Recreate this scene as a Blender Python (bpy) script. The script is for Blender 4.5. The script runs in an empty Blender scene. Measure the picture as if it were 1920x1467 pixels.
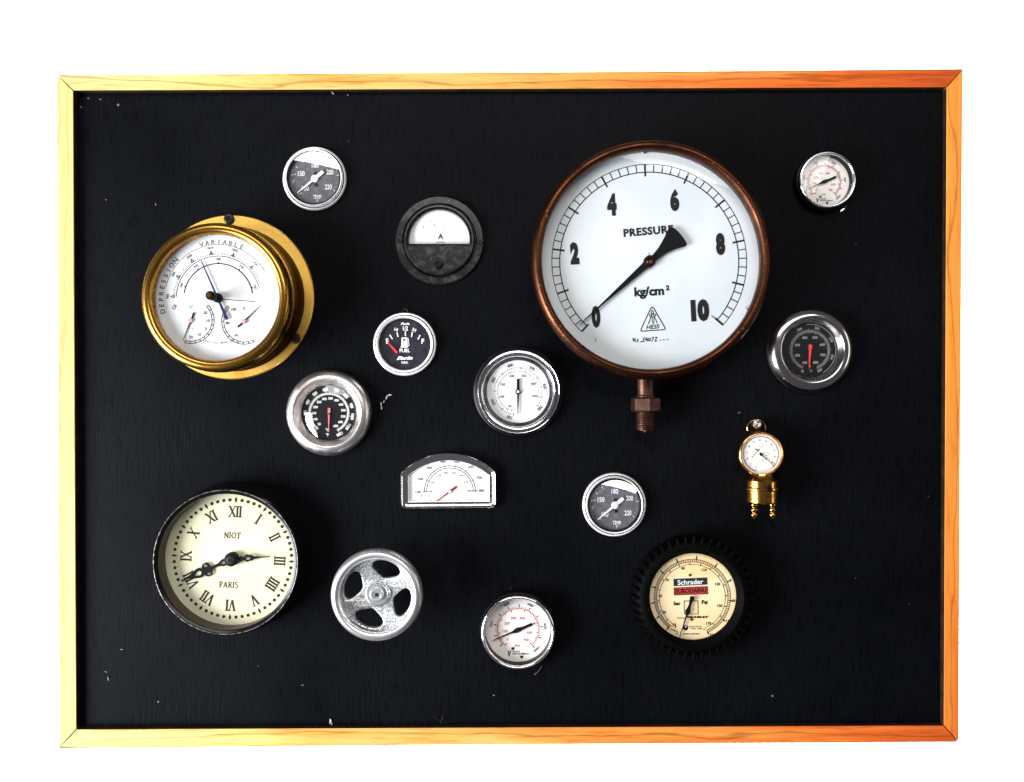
import bpy, math, random
from mathutils import Vector, Matrix

scene = bpy.context.scene
COL = scene.collection
PI = math.pi
# ------------------------------------------------------------------ camera, world, lamps, exposure
P = 0.000475          # metres on the board for one pixel of the photograph (board about 0.81 m wide)
D = 0.70              # camera to board
CX, CY = 960.0, 733.5
cam_d = bpy.data.cameras.new("camera")
cam = bpy.data.objects.new("camera", cam_d); COL.objects.link(cam)
cam.location = (0, -D, 0); cam.rotation_euler = (math.radians(90), 0, 0)
cam_d.sensor_fit = 'HORIZONTAL'; cam_d.sensor_width = 36.0
cam_d.lens = 36.0 * D / (1920 * P)
cam_d.clip_start = 0.01; cam_d.clip_end = 100
scene.camera = cam

world = bpy.data.worlds.new("World"); scene.world = world; world.use_nodes = True
bg = world.node_tree.nodes["Background"]
bg.inputs[0].default_value = (0.93, 0.96, 1.0, 1); bg.inputs[1].default_value = 0.085

def lamp(name, loc, aim, sx, sy, watts, col):
    l = bpy.data.lights.new(name, 'AREA'); l.shape = 'RECTANGLE'
    l.size = sx; l.size_y = sy; l.energy = watts; l.color = col
    o = bpy.data.objects.new(name, l); COL.objects.link(o)
    o.location = loc
    o.rotation_euler = (Vector(aim) - Vector(loc)).to_track_quat('-Z', 'Y').to_euler()
    return o
lamp("window_light", (-1.36, -0.66, -0.42), (-0.1, 0, 0), 0.75, 0.9, 72, (0.93, 0.97, 1.0))
ov = lamp("overhead_light", (-0.05, -1.5, 0.98), (0, 0, 0), 2.1, 0.46, 24, (1.0, 0.97, 0.93))
ov.rotation_euler = (ov.rotation_euler.to_matrix() @ Matrix.Rotation(math.radians(-15), 3, 'Z')).to_euler()
lamp("right_fill_light", (1.45, -0.50, 0.1), (0.2, 0, 0), 0.35, 0.8, 2, (1.0, 0.93, 0.85))  # added fill with no known source, for glints from the right
lamp("hidden_backdrop_light", (-0.2, 0.04, 0), (-0.2, 1, 0), 0.34, 0.56, 16, (1, 1, 1))  # unseen pair of lamps added behind the board to whiten the wall
lamp("hidden_backdrop_light", (0.2, 0.04, 0), (0.2, 1, 0), 0.34, 0.56, 16, (1, 1, 1))

vs = scene.view_settings
vs.view_transform = 'Standard'; vs.look = 'None'; vs.exposure = 0.22; vs.gamma = 1.0
vs.use_curve_mapping = False
scene.render.engine = 'CYCLES'
scene.cycles.use_denoising = True
scene.cycles.transparent_max_bounces = 16

# ------------------------------------------------------------------ materials
MATS = {}
def nodes(name):
    m = bpy.data.materials.new(name); m.use_nodes = True
    nt = m.node_tree
    return m, nt, nt.nodes["Principled BSDF"], nt.nodes, nt.links

def ramp(N, stops):
    r = N.new("ShaderNodeValToRGB")
    e = r.color_ramp.elements
    while len(e) < len(stops): e.new(0.5)
    for i, (p, c) in enumerate(stops):
        e[i].position = p; e[i].color = (*c, 1) if len(c) == 3 else c
    return r

def pm(name, c1, c2=None, scale=120, detail=5, lo=.4, hi=.65, metal=0.0, rough=.5, rough2=None,
       spec=.5, bump=0.0, bscale=None, stretch=(1, 1, 1), coat=0.0, spots=None):
    """Principled material with noise between two colours, an optional second fine spot colour and fine bump."""
    m, nt, b, N, L = nodes(name)
    b.inputs["Metallic"].default_value = metal
    b.inputs["Roughness"].default_value = rough
    b.inputs["Specular IOR Level"].default_value = spec
    b.inputs["Coat Weight"].default_value = coat
    b.inputs["Coat Roughness"].default_value = .08
    tc = N.new("ShaderNodeTexCoord"); mp = N.new("ShaderNodeMapping")
    mp.inputs["Scale"].default_value = stretch
    L.new(tc.outputs["Object"], mp.inputs[0])
    b.inputs["Base Color"].default_value = (*c1, 1)
    if c2 is not None:
        n = N.new("ShaderNodeTexNoise"); n.inputs["Scale"].default_value = scale; n.inputs["Detail"].default_value = detail
        L.new(mp.outputs[0], n.inputs["Vector"])
        r = ramp(N, [(lo, c1), (hi, c2)])
        L.new(n.outputs[0], r.inputs[0])
        out = r.outputs[0]
        if spots:
            sc, thr, colr = spots
            n3 = N.new("ShaderNodeTexNoise"); n3.inputs["Scale"].default_value = sc; n3.inputs["Detail"].default_value = 3
            L.new(mp.outputs[0], n3.inputs["Vector"])
            r3 = ramp(N, [(thr, (0, 0, 0)), (thr + .05, (1, 1, 1))])
            L.new(n3.outputs[0], r3.inputs[0])
            mx = N.new("ShaderNodeMixRGB"); mx.inputs[2].default_value = (*colr, 1)
            L.new(r3.outputs[0], mx.inputs[0]); L.new(out, mx.inputs[1]); out = mx.outputs[0]
        L.new(out, b.inputs["Base Color"])
        if rough2 is not None:
            rr = ramp(N, [(lo, (rough,) * 3), (hi, (rough2,) * 3)])
            L.new(n.outputs[0], rr.inputs[0]); L.new(rr.outputs[0], b.inputs["Roughness"])
    if bump:
        n2 = N.new("ShaderNodeTexNoise"); n2.inputs["Scale"].default_value = bscale or scale; n2.inputs["Detail"].default_value = 4
        L.new(mp.outputs[0], n2.inputs["Vector"])
        bp = N.new("ShaderNodeBump"); bp.inputs["Strength"].default_value = bump; bp.inputs["Distance"].default_value = .0006
        L.new(n2.outputs[0], bp.inputs["Height"]); L.new(bp.outputs[0], b.inputs["Normal"])
    MATS[name] = m
    return m

def wood(name, axis, stops, seed, drift=0.0, x0=-.4, x1=.4, lines=.6):
    """Timber: grain along one axis; colour ramp runs pale to red, with noise (and a drift along the length)."""
    m, nt, b, N, L = nodes(name)
    b.inputs["Roughness"].default_value = .55; b.inputs["Specular IOR Level"].default_value = .08
    tc = N.new("ShaderNodeTexCoord"); mp = N.new("ShaderNodeMapping")
    mp.inputs["Location"].default_value = (seed, seed * .37, seed * .71)
    mp.inputs["Scale"].default_value = (1, 14, 14) if axis == 'x' else (14, 14, 1)
    L.new(tc.outputs["Object"], mp.inputs[0])
    n = N.new("ShaderNodeTexNoise"); n.inputs["Scale"].default_value = 3.2; n.inputs["Detail"].default_value = 5
    n.inputs["Distortion"].default_value = .9
    L.new(mp.outputs[0], n.inputs["Vector"])
    fac = n.outputs[0]
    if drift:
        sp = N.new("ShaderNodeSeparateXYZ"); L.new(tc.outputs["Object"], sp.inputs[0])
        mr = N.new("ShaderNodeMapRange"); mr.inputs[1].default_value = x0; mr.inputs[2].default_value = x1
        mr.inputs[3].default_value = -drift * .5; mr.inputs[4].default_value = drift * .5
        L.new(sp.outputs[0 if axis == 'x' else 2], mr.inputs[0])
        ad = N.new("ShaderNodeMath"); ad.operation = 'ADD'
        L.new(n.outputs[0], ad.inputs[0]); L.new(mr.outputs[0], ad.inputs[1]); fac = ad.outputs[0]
    r = ramp(N, stops); L.new(fac, r.inputs[0])
    # growth-ring lines, sparse and wandering
    w = N.new("ShaderNodeTexWave"); w.wave_type = 'BANDS'; w.bands_direction = 'Z' if axis == 'x' else 'X'
    mp2 = N.new("ShaderNodeMapping"); mp2.inputs["Location"].default_value = (seed * 2, 0, seed)
    mp2.inputs["Scale"].default_value = (.7, 6, 6) if axis == 'x' else (6, 6, .7)
    L.new(tc.outputs["Object"], mp2.inputs[0]); L.new(mp2.outputs[0], w.inputs[0])
    w.inputs["Scale"].default_value = 4.5; w.inputs["Distortion"].default_value = 9; w.inputs["Detail"].default_value = 3
    w.inputs["Detail Scale"].default_value = 1.6
    rl = ramp(N, [(0.0, (.42, .36, .3)), (.035, (.8, .76, .72)), (.10, (1, 1, 1))])
    L.new(w.outputs["Fac"], rl.inputs[0])
    f = N.new("ShaderNodeTexNoise"); f.inputs["Scale"].default_value = 60; f.inputs["Detail"].default_value = 2
    mp3 = N.new("ShaderNodeMapping"); mp3.inputs["Scale"].default_value = (.6, 9, 9) if axis == 'x' else (9, 9, .6)
    L.new(tc.outputs["Object"], mp3.inputs[0]); L.new(mp3.outputs[0], f.inputs["Vector"])
    rf = ramp(N, [(.30, (.60, .50, .40)), (.47, (1, 1, 1))]); L.new(f.outputs[0], rf.inputs[0])
    m1 = N.new("ShaderNodeMixRGB"); m1.blend_type = 'MULTIPLY'; m1.inputs[0].default_value = lines
    L.new(r.outputs[0], m1.inputs[1]); L.new(rl.outputs[0], m1.inputs[2])
    m2 = N.new("ShaderNodeMixRGB"); m2.blend_type = 'MULTIPLY'; m2.inputs[0].default_value = lines
    L.new(m1.outputs[0], m2.inputs[1]); L.new(rf.outputs[0], m2.inputs[2])
    L.new(m2.outputs[0], b.inputs["Base Color"])
    bp = N.new("ShaderNodeBump"); bp.inputs["Strength"].default_value = .25; bp.inputs["Distance"].default_value = .0004
    L.new(f.outputs[0], bp.inputs["Height"]); L.new(bp.outputs[0], b.inputs["Normal"])
    MATS[name] = m
    return m

def board_paint():
    m, nt, b, N, L = nodes("black_board_paint")
    tc = N.new("ShaderNodeTexCoord")
    mp = N.new("ShaderNodeMapping"); mp.inputs["Scale"].default_value = (420, 420, 55)
    L.new(tc.outputs["Object"], mp.inputs[0])
    g = N.new("ShaderNodeTexNoise"); g.inputs["Scale"].default_value = 1; g.inputs["Detail"].default_value = 5; g.inputs["Distortion"].default_value = .35
    L.new(mp.outputs[0], g.inputs["Vector"])
    big = N.new("ShaderNodeTexNoise"); big.inputs["Scale"].default_value = 7; big.inputs["Detail"].default_value = 4
    L.new(tc.outputs["Object"], big.inputs["Vector"])
    base = ramp(N, [(.3, (.0020, .0022, .0029)), (.7, (.0036, .0039, .0052))]); L.new(big.outputs[0], base.inputs[0])
    gl = ramp(N, [(.36, (.6, .6, .6)), (.5, (1, 1, 1)), (.72, (1.0, 1.0, 1.0))]); L.new(g.outputs[0], gl.inputs[0])
    mul = N.new("ShaderNodeMixRGB"); mul.blend_type = 'MULTIPLY'; mul.inputs[0].default_value = 1
    L.new(base.outputs[0], mul.inputs[1]); L.new(gl.outputs[0], mul.inputs[2])
    # small pale flecks of dust and chipped paint
    vo = N.new("ShaderNodeTexVoronoi"); vo.inputs["Scale"].default_value = 62
    mpv = N.new("ShaderNodeMapping"); mpv.inputs["Scale"].default_value = (1, .01, .8)
    L.new(tc.outputs["Object"], mpv.inputs[0]); L.new(mpv.outputs[0], vo.inputs["Vector"])
    rv = ramp(N, [(.028, (1, 1, 1)), (.05, (0, 0, 0))]); L.new(vo.outputs["Distance"], rv.inputs[0])
    sel = N.new("ShaderNodeSeparateColor"); L.new(vo.outputs["Color"], sel.inputs[0])
    th = N.new("ShaderNodeMath"); th.operation = 'GREATER_THAN'; th.inputs[1].default_value = .91
    L.new(sel.outputs[0], th.inputs[0])
    mm = N.new("ShaderNodeMath"); mm.operation = 'MULTIPLY'; L.new(rv.outputs[0], mm.inputs[0]); L.new(th.outputs[0], mm.inputs[1])
    fl = N.new("ShaderNodeMixRGB"); fl.inputs[2].default_value = (.035, .035, .04, 1)
    L.new(mm.outputs[0], fl.inputs[0]); L.new(mul.outputs[0], fl.inputs[1])
    L.new(fl.outputs[0], b.inputs["Base Color"])
    b.inputs["Specular IOR Level"].default_value = .028
    rr = ramp(N, [(.3, (.42,) * 3), (.7, (.58,) * 3)]); L.new(big.outputs[0], rr.inputs[0]); L.new(rr.outputs[0], b.inputs["Roughness"])
    bp = N.new("ShaderNodeBump"); bp.inputs["Distance"].default_value = .0005
    pt = N.new("ShaderNodeTexNoise"); pt.inputs["Scale"].default_value = 13; pt.inputs["Detail"].default_value = 3
    L.new(tc.outputs["Object"], pt.inputs["Vector"])
    rp = ramp(N, [(.42, (.08,) * 3), (.66, (.75,) * 3)]); L.new(pt.outputs[0], rp.inputs[0]); L.new(rp.outputs[0], bp.inputs["Strength"])
    L.new(g.outputs[0], bp.inputs["Height"]); L.new(bp.outputs[0], b.inputs["Normal"])
    MATS["board"] = m
    return m

def glass_mat(name, ior=1.5, rough=.0, tint=(1, 1, 1)):
    m, nt, b, N, L = nodes(name); N.remove(b)
    out = N["Material Output"]
    t = N.new("ShaderNodeBsdfTransparent"); t.inputs[0].default_value = (*tint, 1)
    g = N.new("ShaderNodeBsdfGlossy"); g.inputs["Roughness"].default_value = rough
    fr = N.new("ShaderNodeFresnel"); fr.inputs[0].default_value = ior
    mx = N.new("ShaderNodeMixShader")
    ge = N.new("ShaderNodeNewGeometry")          # the back face of the pane only lets light through
    sub = N.new("ShaderNodeMath"); sub.operation = 'SUBTRACT'; sub.inputs[0].default_value = 1; L.new(ge.outputs["Backfacing"], sub.inputs[1])
    mul = N.new("ShaderNodeMath"); mul.operation = 'MULTIPLY'; L.new(fr.outputs[0], mul.inputs[0]); L.new(sub.outputs[0], mul.inputs[1])
    L.new(mul.outputs[0], mx.inputs[0]); L.new(t.outputs[0], mx.inputs[1]); L.new(g.outputs[0], mx.inputs[2])
    L.new(mx.outputs[0], out.inputs[0])
    MATS[name] = m
    return m

board_paint()
# ramp colours, pale to red along the upper and lower bars; each bar is a different stick of timber
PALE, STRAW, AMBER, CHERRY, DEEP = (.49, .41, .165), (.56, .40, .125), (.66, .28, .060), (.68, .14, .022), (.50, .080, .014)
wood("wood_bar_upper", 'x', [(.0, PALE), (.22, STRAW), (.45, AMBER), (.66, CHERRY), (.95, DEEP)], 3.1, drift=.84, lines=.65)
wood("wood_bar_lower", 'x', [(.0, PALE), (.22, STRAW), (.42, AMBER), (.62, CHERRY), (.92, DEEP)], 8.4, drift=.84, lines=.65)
wood("wood_bar_pale", 'z', [(.3, PALE), (.62, (.48, .375, .135)), (.8, (.48, .32, .095))], 5.2, lines=.4)
wood("wood_bar_amber", 'z', [(.25, (.80, .30, .050)), (.55, (.74, .22, .032)), (.85, (.62, .13, .018))], 1.7, drift=-.35, x0=-.3, x1=.3, lines=.55)
pm("wall", (.9, .9, .9), (.88, .88, .88), scale=4, rough=.9, spec=.1)
pm("plywood_edge", (.012, .010, .009), rough=.8)
pm("chip_dull", (.16, .16, .165), (.07, .07, .075), scale=900, rough=.7)
pm("chip", (.45, .45, .45), (.22, .22, .23), scale=900, rough=.7)
pm("shaded_edge", (.012, .007, .005), (.03, .014, .008), scale=60, rough=.6, spec=.1)
pm("pine", (.55, .38, .2), (.45, .28, .13), scale=30, rough=.7)
pm("chrome", (.88, .88, .9), (.78, .77, .78), scale=160, metal=1, rough=.10, rough2=.17, bump=.05, bscale=260)
pm("bright_rim", (.97, .97, .97), (.93, .92, .92), scale=220, metal=.8, rough=.50, rough2=.56, bump=.04, bscale=500)
pm("polished_steel", (.55, .54, .54), (.45, .43, .43), scale=90, metal=1, rough=.14, rough2=.22, bump=.05, bscale=80)
pm("satin_steel", (.86, .83, .81), (.74, .70, .68), scale=200, metal=1, rough=.30, rough2=.38)
pm("dark_mirror", (.10, .10, .115), (.05, .05, .06), scale=120, metal=1, rough=.12, rough2=.2)
pm("dark_steel", (.22, .21, .21), (.12, .115, .115), scale=200, metal=1, rough=.28, rough2=.4)
pm("brass", (.42, .22, .042), (.20, .09, .017), scale=55, detail=8, lo=.45, hi=.72, metal=1, rough=.24, rough2=.34, bump=.02, bscale=350, spots=(420, .70, (.06, .03, .01)))
pm("brass_plate", (.80, .50, .11), (.58, .20, .03), scale=30, detail=7, lo=.48, hi=.66, metal=1, rough=.42, rough2=.5, bump=.15, bscale=300, spots=(330, .70, (.10, .04, .01)))
pm("brass_dark", (.07, .03, .008), (.03, .014, .005), scale=60, metal=1, rough=.4)
pm("copper", (.085, .030, .014), (.034, .013, .008), scale=45, detail=8, lo=.40, hi=.66, metal=1, rough=.34, rough2=.5, bump=.3, bscale=320, spots=(380, .66, (.26, .09, .038)))
pm("copper_dull", (.10, .045, .030), (.05, .024, .018), scale=110, metal=.85, rough=.42, bump=.15, bscale=500)
pm("rose_brass", (.90, .42, .13), (.60, .20, .05), scale=260, metal=1, rough=.17, rough2=.26, bump=.06, bscale=400)
pm("gold", (.72, .38, .08), (.32, .13, .025), scale=330, metal=1, rough=.17, rough2=.27, bump=.08, bscale=500)
pm("cast_alu", (.66, .66, .67), (.20, .20, .205), scale=700, detail=3, lo=.46, hi=.60, metal=.9, rough=.40, rough2=.55, bump=.6, bscale=1000)
pm("machined_alu", (.80, .80, .81), (.66, .66, .67), scale=600, lo=.5, hi=.75, metal=.95, rough=.34, rough2=.42, bump=.10, bscale=700, spots=(800, .66, (.15, .15, .15)))
pm("black_enamel", (.004, .004, .004), rough=.22, spec=.2)
pm("worn_edge", (.22, .21, .20), (.03, .03, .03), scale=300, lo=.45, hi=.6, metal=.7, rough=.35)
pm("olive_wall", (.040, .032, .019), (.06, .045, .027), scale=60, metal=.3, rough=.4)
pm("rubber", (.0009, .0009, .0010), (.0014, .0014, .0014), scale=300, rough=.62, spec=.03, bump=.2, bscale=900)
pm("black_plastic", (.003, .003, .003), rough=.35, spec=.15)
pm("bakelite", (.014, .014, .015), (.050, .049, .051), scale=160, detail=9, lo=.47, hi=.74, metal=.55, rough=.34, rough2=.5, bump=.22, bscale=420, spots=(500, .71, (.40, .39, .40)))
pm("screw_black", (.012, .011, .010), (.03, .027, .025), scale=700, metal=.6, rough=.4)
pm("screw_steel", (.6, .58, .55), (.35, .33, .32), scale=700, metal=1, rough=.3)
pm("dial_white", (.60, .605, .615), (.55, .555, .57), scale=60, rough=.6, spec=.2)
pm("dial_bright", (.72, .72, .725), (.68, .68, .69), scale=60, rough=.6, spec=.2)
pm("dial_pearl", (.63, .665, .69), (.56, .60, .64), scale=14, detail=4, rough=.55, spec=.2, spots=(420, .735, (.45, .45, .46)))
pm("dial_cream", (.60, .585, .42), (.58, .55, .37), scale=25, rough=.65, spec=.15, spots=(260, .735, (.5, .47, .33)))
pm("dial_aged", (.82, .67, .42), (.80, .53, .24), scale=30, detail=6, lo=.46, hi=.76, rough=.6, spec=.2)
pm("dial_paper", (.84, .80, .77), (.80, .73, .68), scale=70, lo=.5, hi=.75, rough=.6, spec=.2)
pm("dial_grey", (.105, .105, .12), (.17, .17, .19), scale=330, detail=6, lo=.42, hi=.70, rough=.5, spec=.3)
pm("dial_black", (.0025, .0025, .003), (.005, .005, .006), scale=500, rough=.4, spec=.3)
pm("dial_navy", (.010, .010, .015), (.022, .022, .032), scale=200, rough=.4, spec=.3)
pm("ink_black", (.008, .008, .009), rough=.6, spec=.2)
pm("ink_soft", (.03, .03, .034), rough=.7, spec=.1)
pm("ink_faint", (.13, .13, .14), rough=.7, spec=.1)
pm("ink_red", (.50, .05, .06), rough=.7, spec=.1)
pm("ink_brown", (.025, .023, .018), rough=.7, spec=.1)
pm("ink_white", (.86, .86, .86), rough=.6, spec=.1)
pm("ink_dim", (.34, .34, .35), rough=.6, spec=.1)
pm("label_navy", (.010, .014, .028), rough=.5)
pm("label_red", (.50, .025, .025), rough=.5)
pm("label_cream", (.86, .80, .72), rough=.5)
pm("needle_black", (.004, .004, .0045), rough=.5, spec=.08)
pm("needle_navy", (.02, .03, .09), rough=.35, metal=.4)
pm("needle_white", (.88, .88, .87), rough=.4)
pm("needle_red", (.72, .035, .035), rough=.4)
pm("needle_pink", (.80, .16, .18), rough=.4)
pm("needle_dark_red", (.30, .012, .018), rough=.4)
pm("pink_hub", (.62, .22, .34), rough=.5)
glass_mat("glass", 1.45)
glass_mat("glass_strong", 2.5)
glass_mat("glass_mid", 1.7)

# ------------------------------------------------------------------ mesh building
class MB:
    def __init__(self): self.v = []; self.f = []
    def add(self, vs_, fs_):
        n = len(self.v); self.v += [tuple(p) for p in vs_]; self.f += [tuple(i + n for i in f) for f in fs_]
    def lathe(self, prof, seg=96, c=(0, 0), M=None, closed=False):
        vs_, fs_, rows = [], [], []
        for r, z in prof:
            if r <= 1e-9:
                rows.append([len(vs_)]); vs_.append((c[0], c[1], z))
            else:
                rows.append(list(range(len(vs_), len(vs_) + seg)))
                for i in range(seg):
                    a = 2 * PI * i / seg
                    vs_.append((c[0] + r * math.cos(a), c[1] + r * math.sin(a), z))
        pairs = list(zip(rows, rows[1:])) + ([(rows[-1], rows[0])] if closed else [])
        for A, B in pairs:
            for i in range(seg):
                j = (i + 1) % seg
                if len(A) == 1 and len(B) == 1: continue
                if len(A) == 1: fs_.append((A[0], B[j], B[i]))
                elif len(B) == 1: fs_.append((A[i], A[j], B[0]))
                else: fs_.append((A[i], A[j], B[j], B[i]))
        if M is not None: vs_ = [M @ Vector(p) for p in vs_]
        self.add(vs_, fs_)
    def prism(self, pts, z0, z1, bev=0.0):
        n = len(pts)
        if bev:
            ins = inset(pts, bev)
            rings = [(pts, z0), (pts, z1 - bev), (ins, z1)]
        else: rings = [(pts, z0), (pts, z1)]
        vs_, fs_ = [], []
        for pl, z in rings: vs_ += [(x, y, z) for x, y in pl]
        for k in range(len(rings) - 1):
            for i in range(n):
                j = (i + 1) % n
                fs_.append((k * n + i, k * n + j, (k + 1) * n + j, (k + 1) * n + i))
        fs_.append(tuple(range((len(rings) - 1) * n, len(rings) * n)))
        fs_.append(tuple(reversed(range(n))))
        self.add(vs_, fs_)
    def sweep(self, outline, prof, cap=False):
        """outline: closed ccw list; prof: list of (inset, z)"""
        n = len(outline); vs_, fs_ = [], []
        for d, z in prof: vs_ += [(x, y, z) for x, y in inset(outline, d)]
        for k in range(len(prof) - 1):
            for i in range(n):
                j = (i + 1) % n
                fs_.append((k * n + i, k * n + j, (k + 1) * n + j, (k + 1) * n + i))
        if cap: fs_.append(tuple(range((len(prof) - 1) * n, len(prof) * n)))
        self.add(vs_, fs_)
    def tube(self, pts, r, seg=10):
        pts = [Vector(p) for p in pts]; vs_, fs_ = [], []
        n = len(pts)
        rr = r if isinstance(r, (list, tuple)) else [r] * n
        for i, p in enumerate(pts):
            t = (pts[min(i + 1, n - 1)] - pts[max(i - 1, 0)]).normalized()
            u = t.orthogonal().normalized() if i == 0 else (u - t * u.dot(t)).normalized()
            w = t.cross(u)
            for k in range(seg):
                a = 2 * PI * k / seg
                vs_.append(p + (u * math.cos(a) + w * math.sin(a)) * rr[i])
        for i in range(n - 1):
            for k in range(seg):
                k2 = (k + 1) % seg
                fs_.append((i * seg + k, i * seg + k2, (i + 1) * seg + k2, (i + 1) * seg + k))
        fs_.append(tuple(reversed(range(seg)))); fs_.append(tuple(range((n - 1) * seg, n * seg)))
        self.add(vs_, fs_)

def inset(pts, d):
    n = len(pts); out = []
    for i in range(n):
        a, b, c = Vector(pts[i - 1]), Vector(pts[i]), Vector(pts[(i + 1) % n])
        e1, e2 = (b - a), (c - b)
        if e1.length < 1e-12: e1 = e2
        if e2.length < 1e-12: e2 = e1
        n1 = Vector((-e1.y, e1.x)).normalized(); n2 = Vector((-e2.y, e2.x)).normalized()
        m = n1 + n2
        m = m / max(m.length_squared, .4) * 2 if m.length > 1e-6 else n1
        q = b + m * d
        out.append((q.x, q.y))
    return out

def link(name, mb, m, parent=None, smooth=True, angle=32):
    me = bpy.data.meshes.new(name); me.from_pydata([tuple(p) for p in mb.v], [], mb.f)
    me.update()
    if smooth:
        me.shade_smooth(); me.set_sharp_from_angle(angle=math.radians(angle))
    me.materials.append(MATS[m])
    o = bpy.data.objects.new(name, me); COL.objects.link(o)
    if parent is not None: o.parent = parent
    return o

def tag(o, label=None, cat=None, group=None, kind=None):
    if label: o["label"] = label
    if cat: o["category"] = cat
    if group: o["group"] = group
    if kind: o["kind"] = kind
    return o

def fill2d(splines, extrude, bevel=0.0, res=2):
    """flat shape with holes -> (verts, faces)"""
    cu = bpy.data.curves.new("tmp", 'CURVE'); cu.dimensions = '2D'; cu.fill_mode = 'BOTH'
    cu.extrude = extrude; cu.bevel_depth = bevel; cu.bevel_resolution = res
    for pts in splines:
        s = cu.splines.new('POLY'); s.points.add(len(pts) - 1); s.use_cyclic_u = True
        for p, (x, y) in zip(s.points, pts): p.co = (x, y, 0, 1)
    o = bpy.data.objects.new("tmp", cu)
    me = bpy.data.meshes.new_from_object(o)
    v = [tuple(p.co) for p in me.vertices]; f = [tuple(p.vertices) for p in me.polygons]
    bpy.data.objects.remove(o); bpy.data.curves.remove(cu); bpy.data.meshes.remove(me)
    return v, f

# ---- lettering
_cache = {}
def glyphs(s, bold, shear, spacing):
    key = (s, bold, shear, spacing)
    if key not in _cache:
        cu = bpy.data.curves.new("tmp", 'FONT'); cu.body = s; cu.offset = bold; cu.shear = shear
        cu.space_character = spacing; cu.resolution_u = 3
        o = bpy.data.objects.new("tmp", cu)
        me = bpy.data.meshes.new_from_object(o)
        v = [(p.co.x, p.co.y) for p in me.vertices]; f = [tuple(p.vertices) for p in me.polygons]
        bpy.data.objects.remove(o); bpy.data.curves.remove(cu); bpy.data.meshes.remove(me)
        x0 = min(p[0] for p in v); x1 = max(p[0] for p in v); y0 = min(p[1] for p in v); y1 = max(p[1] for p in v)
        _cache[key] = (v, f, x0, x1, y0, y1)
    return _cache[key]

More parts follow.
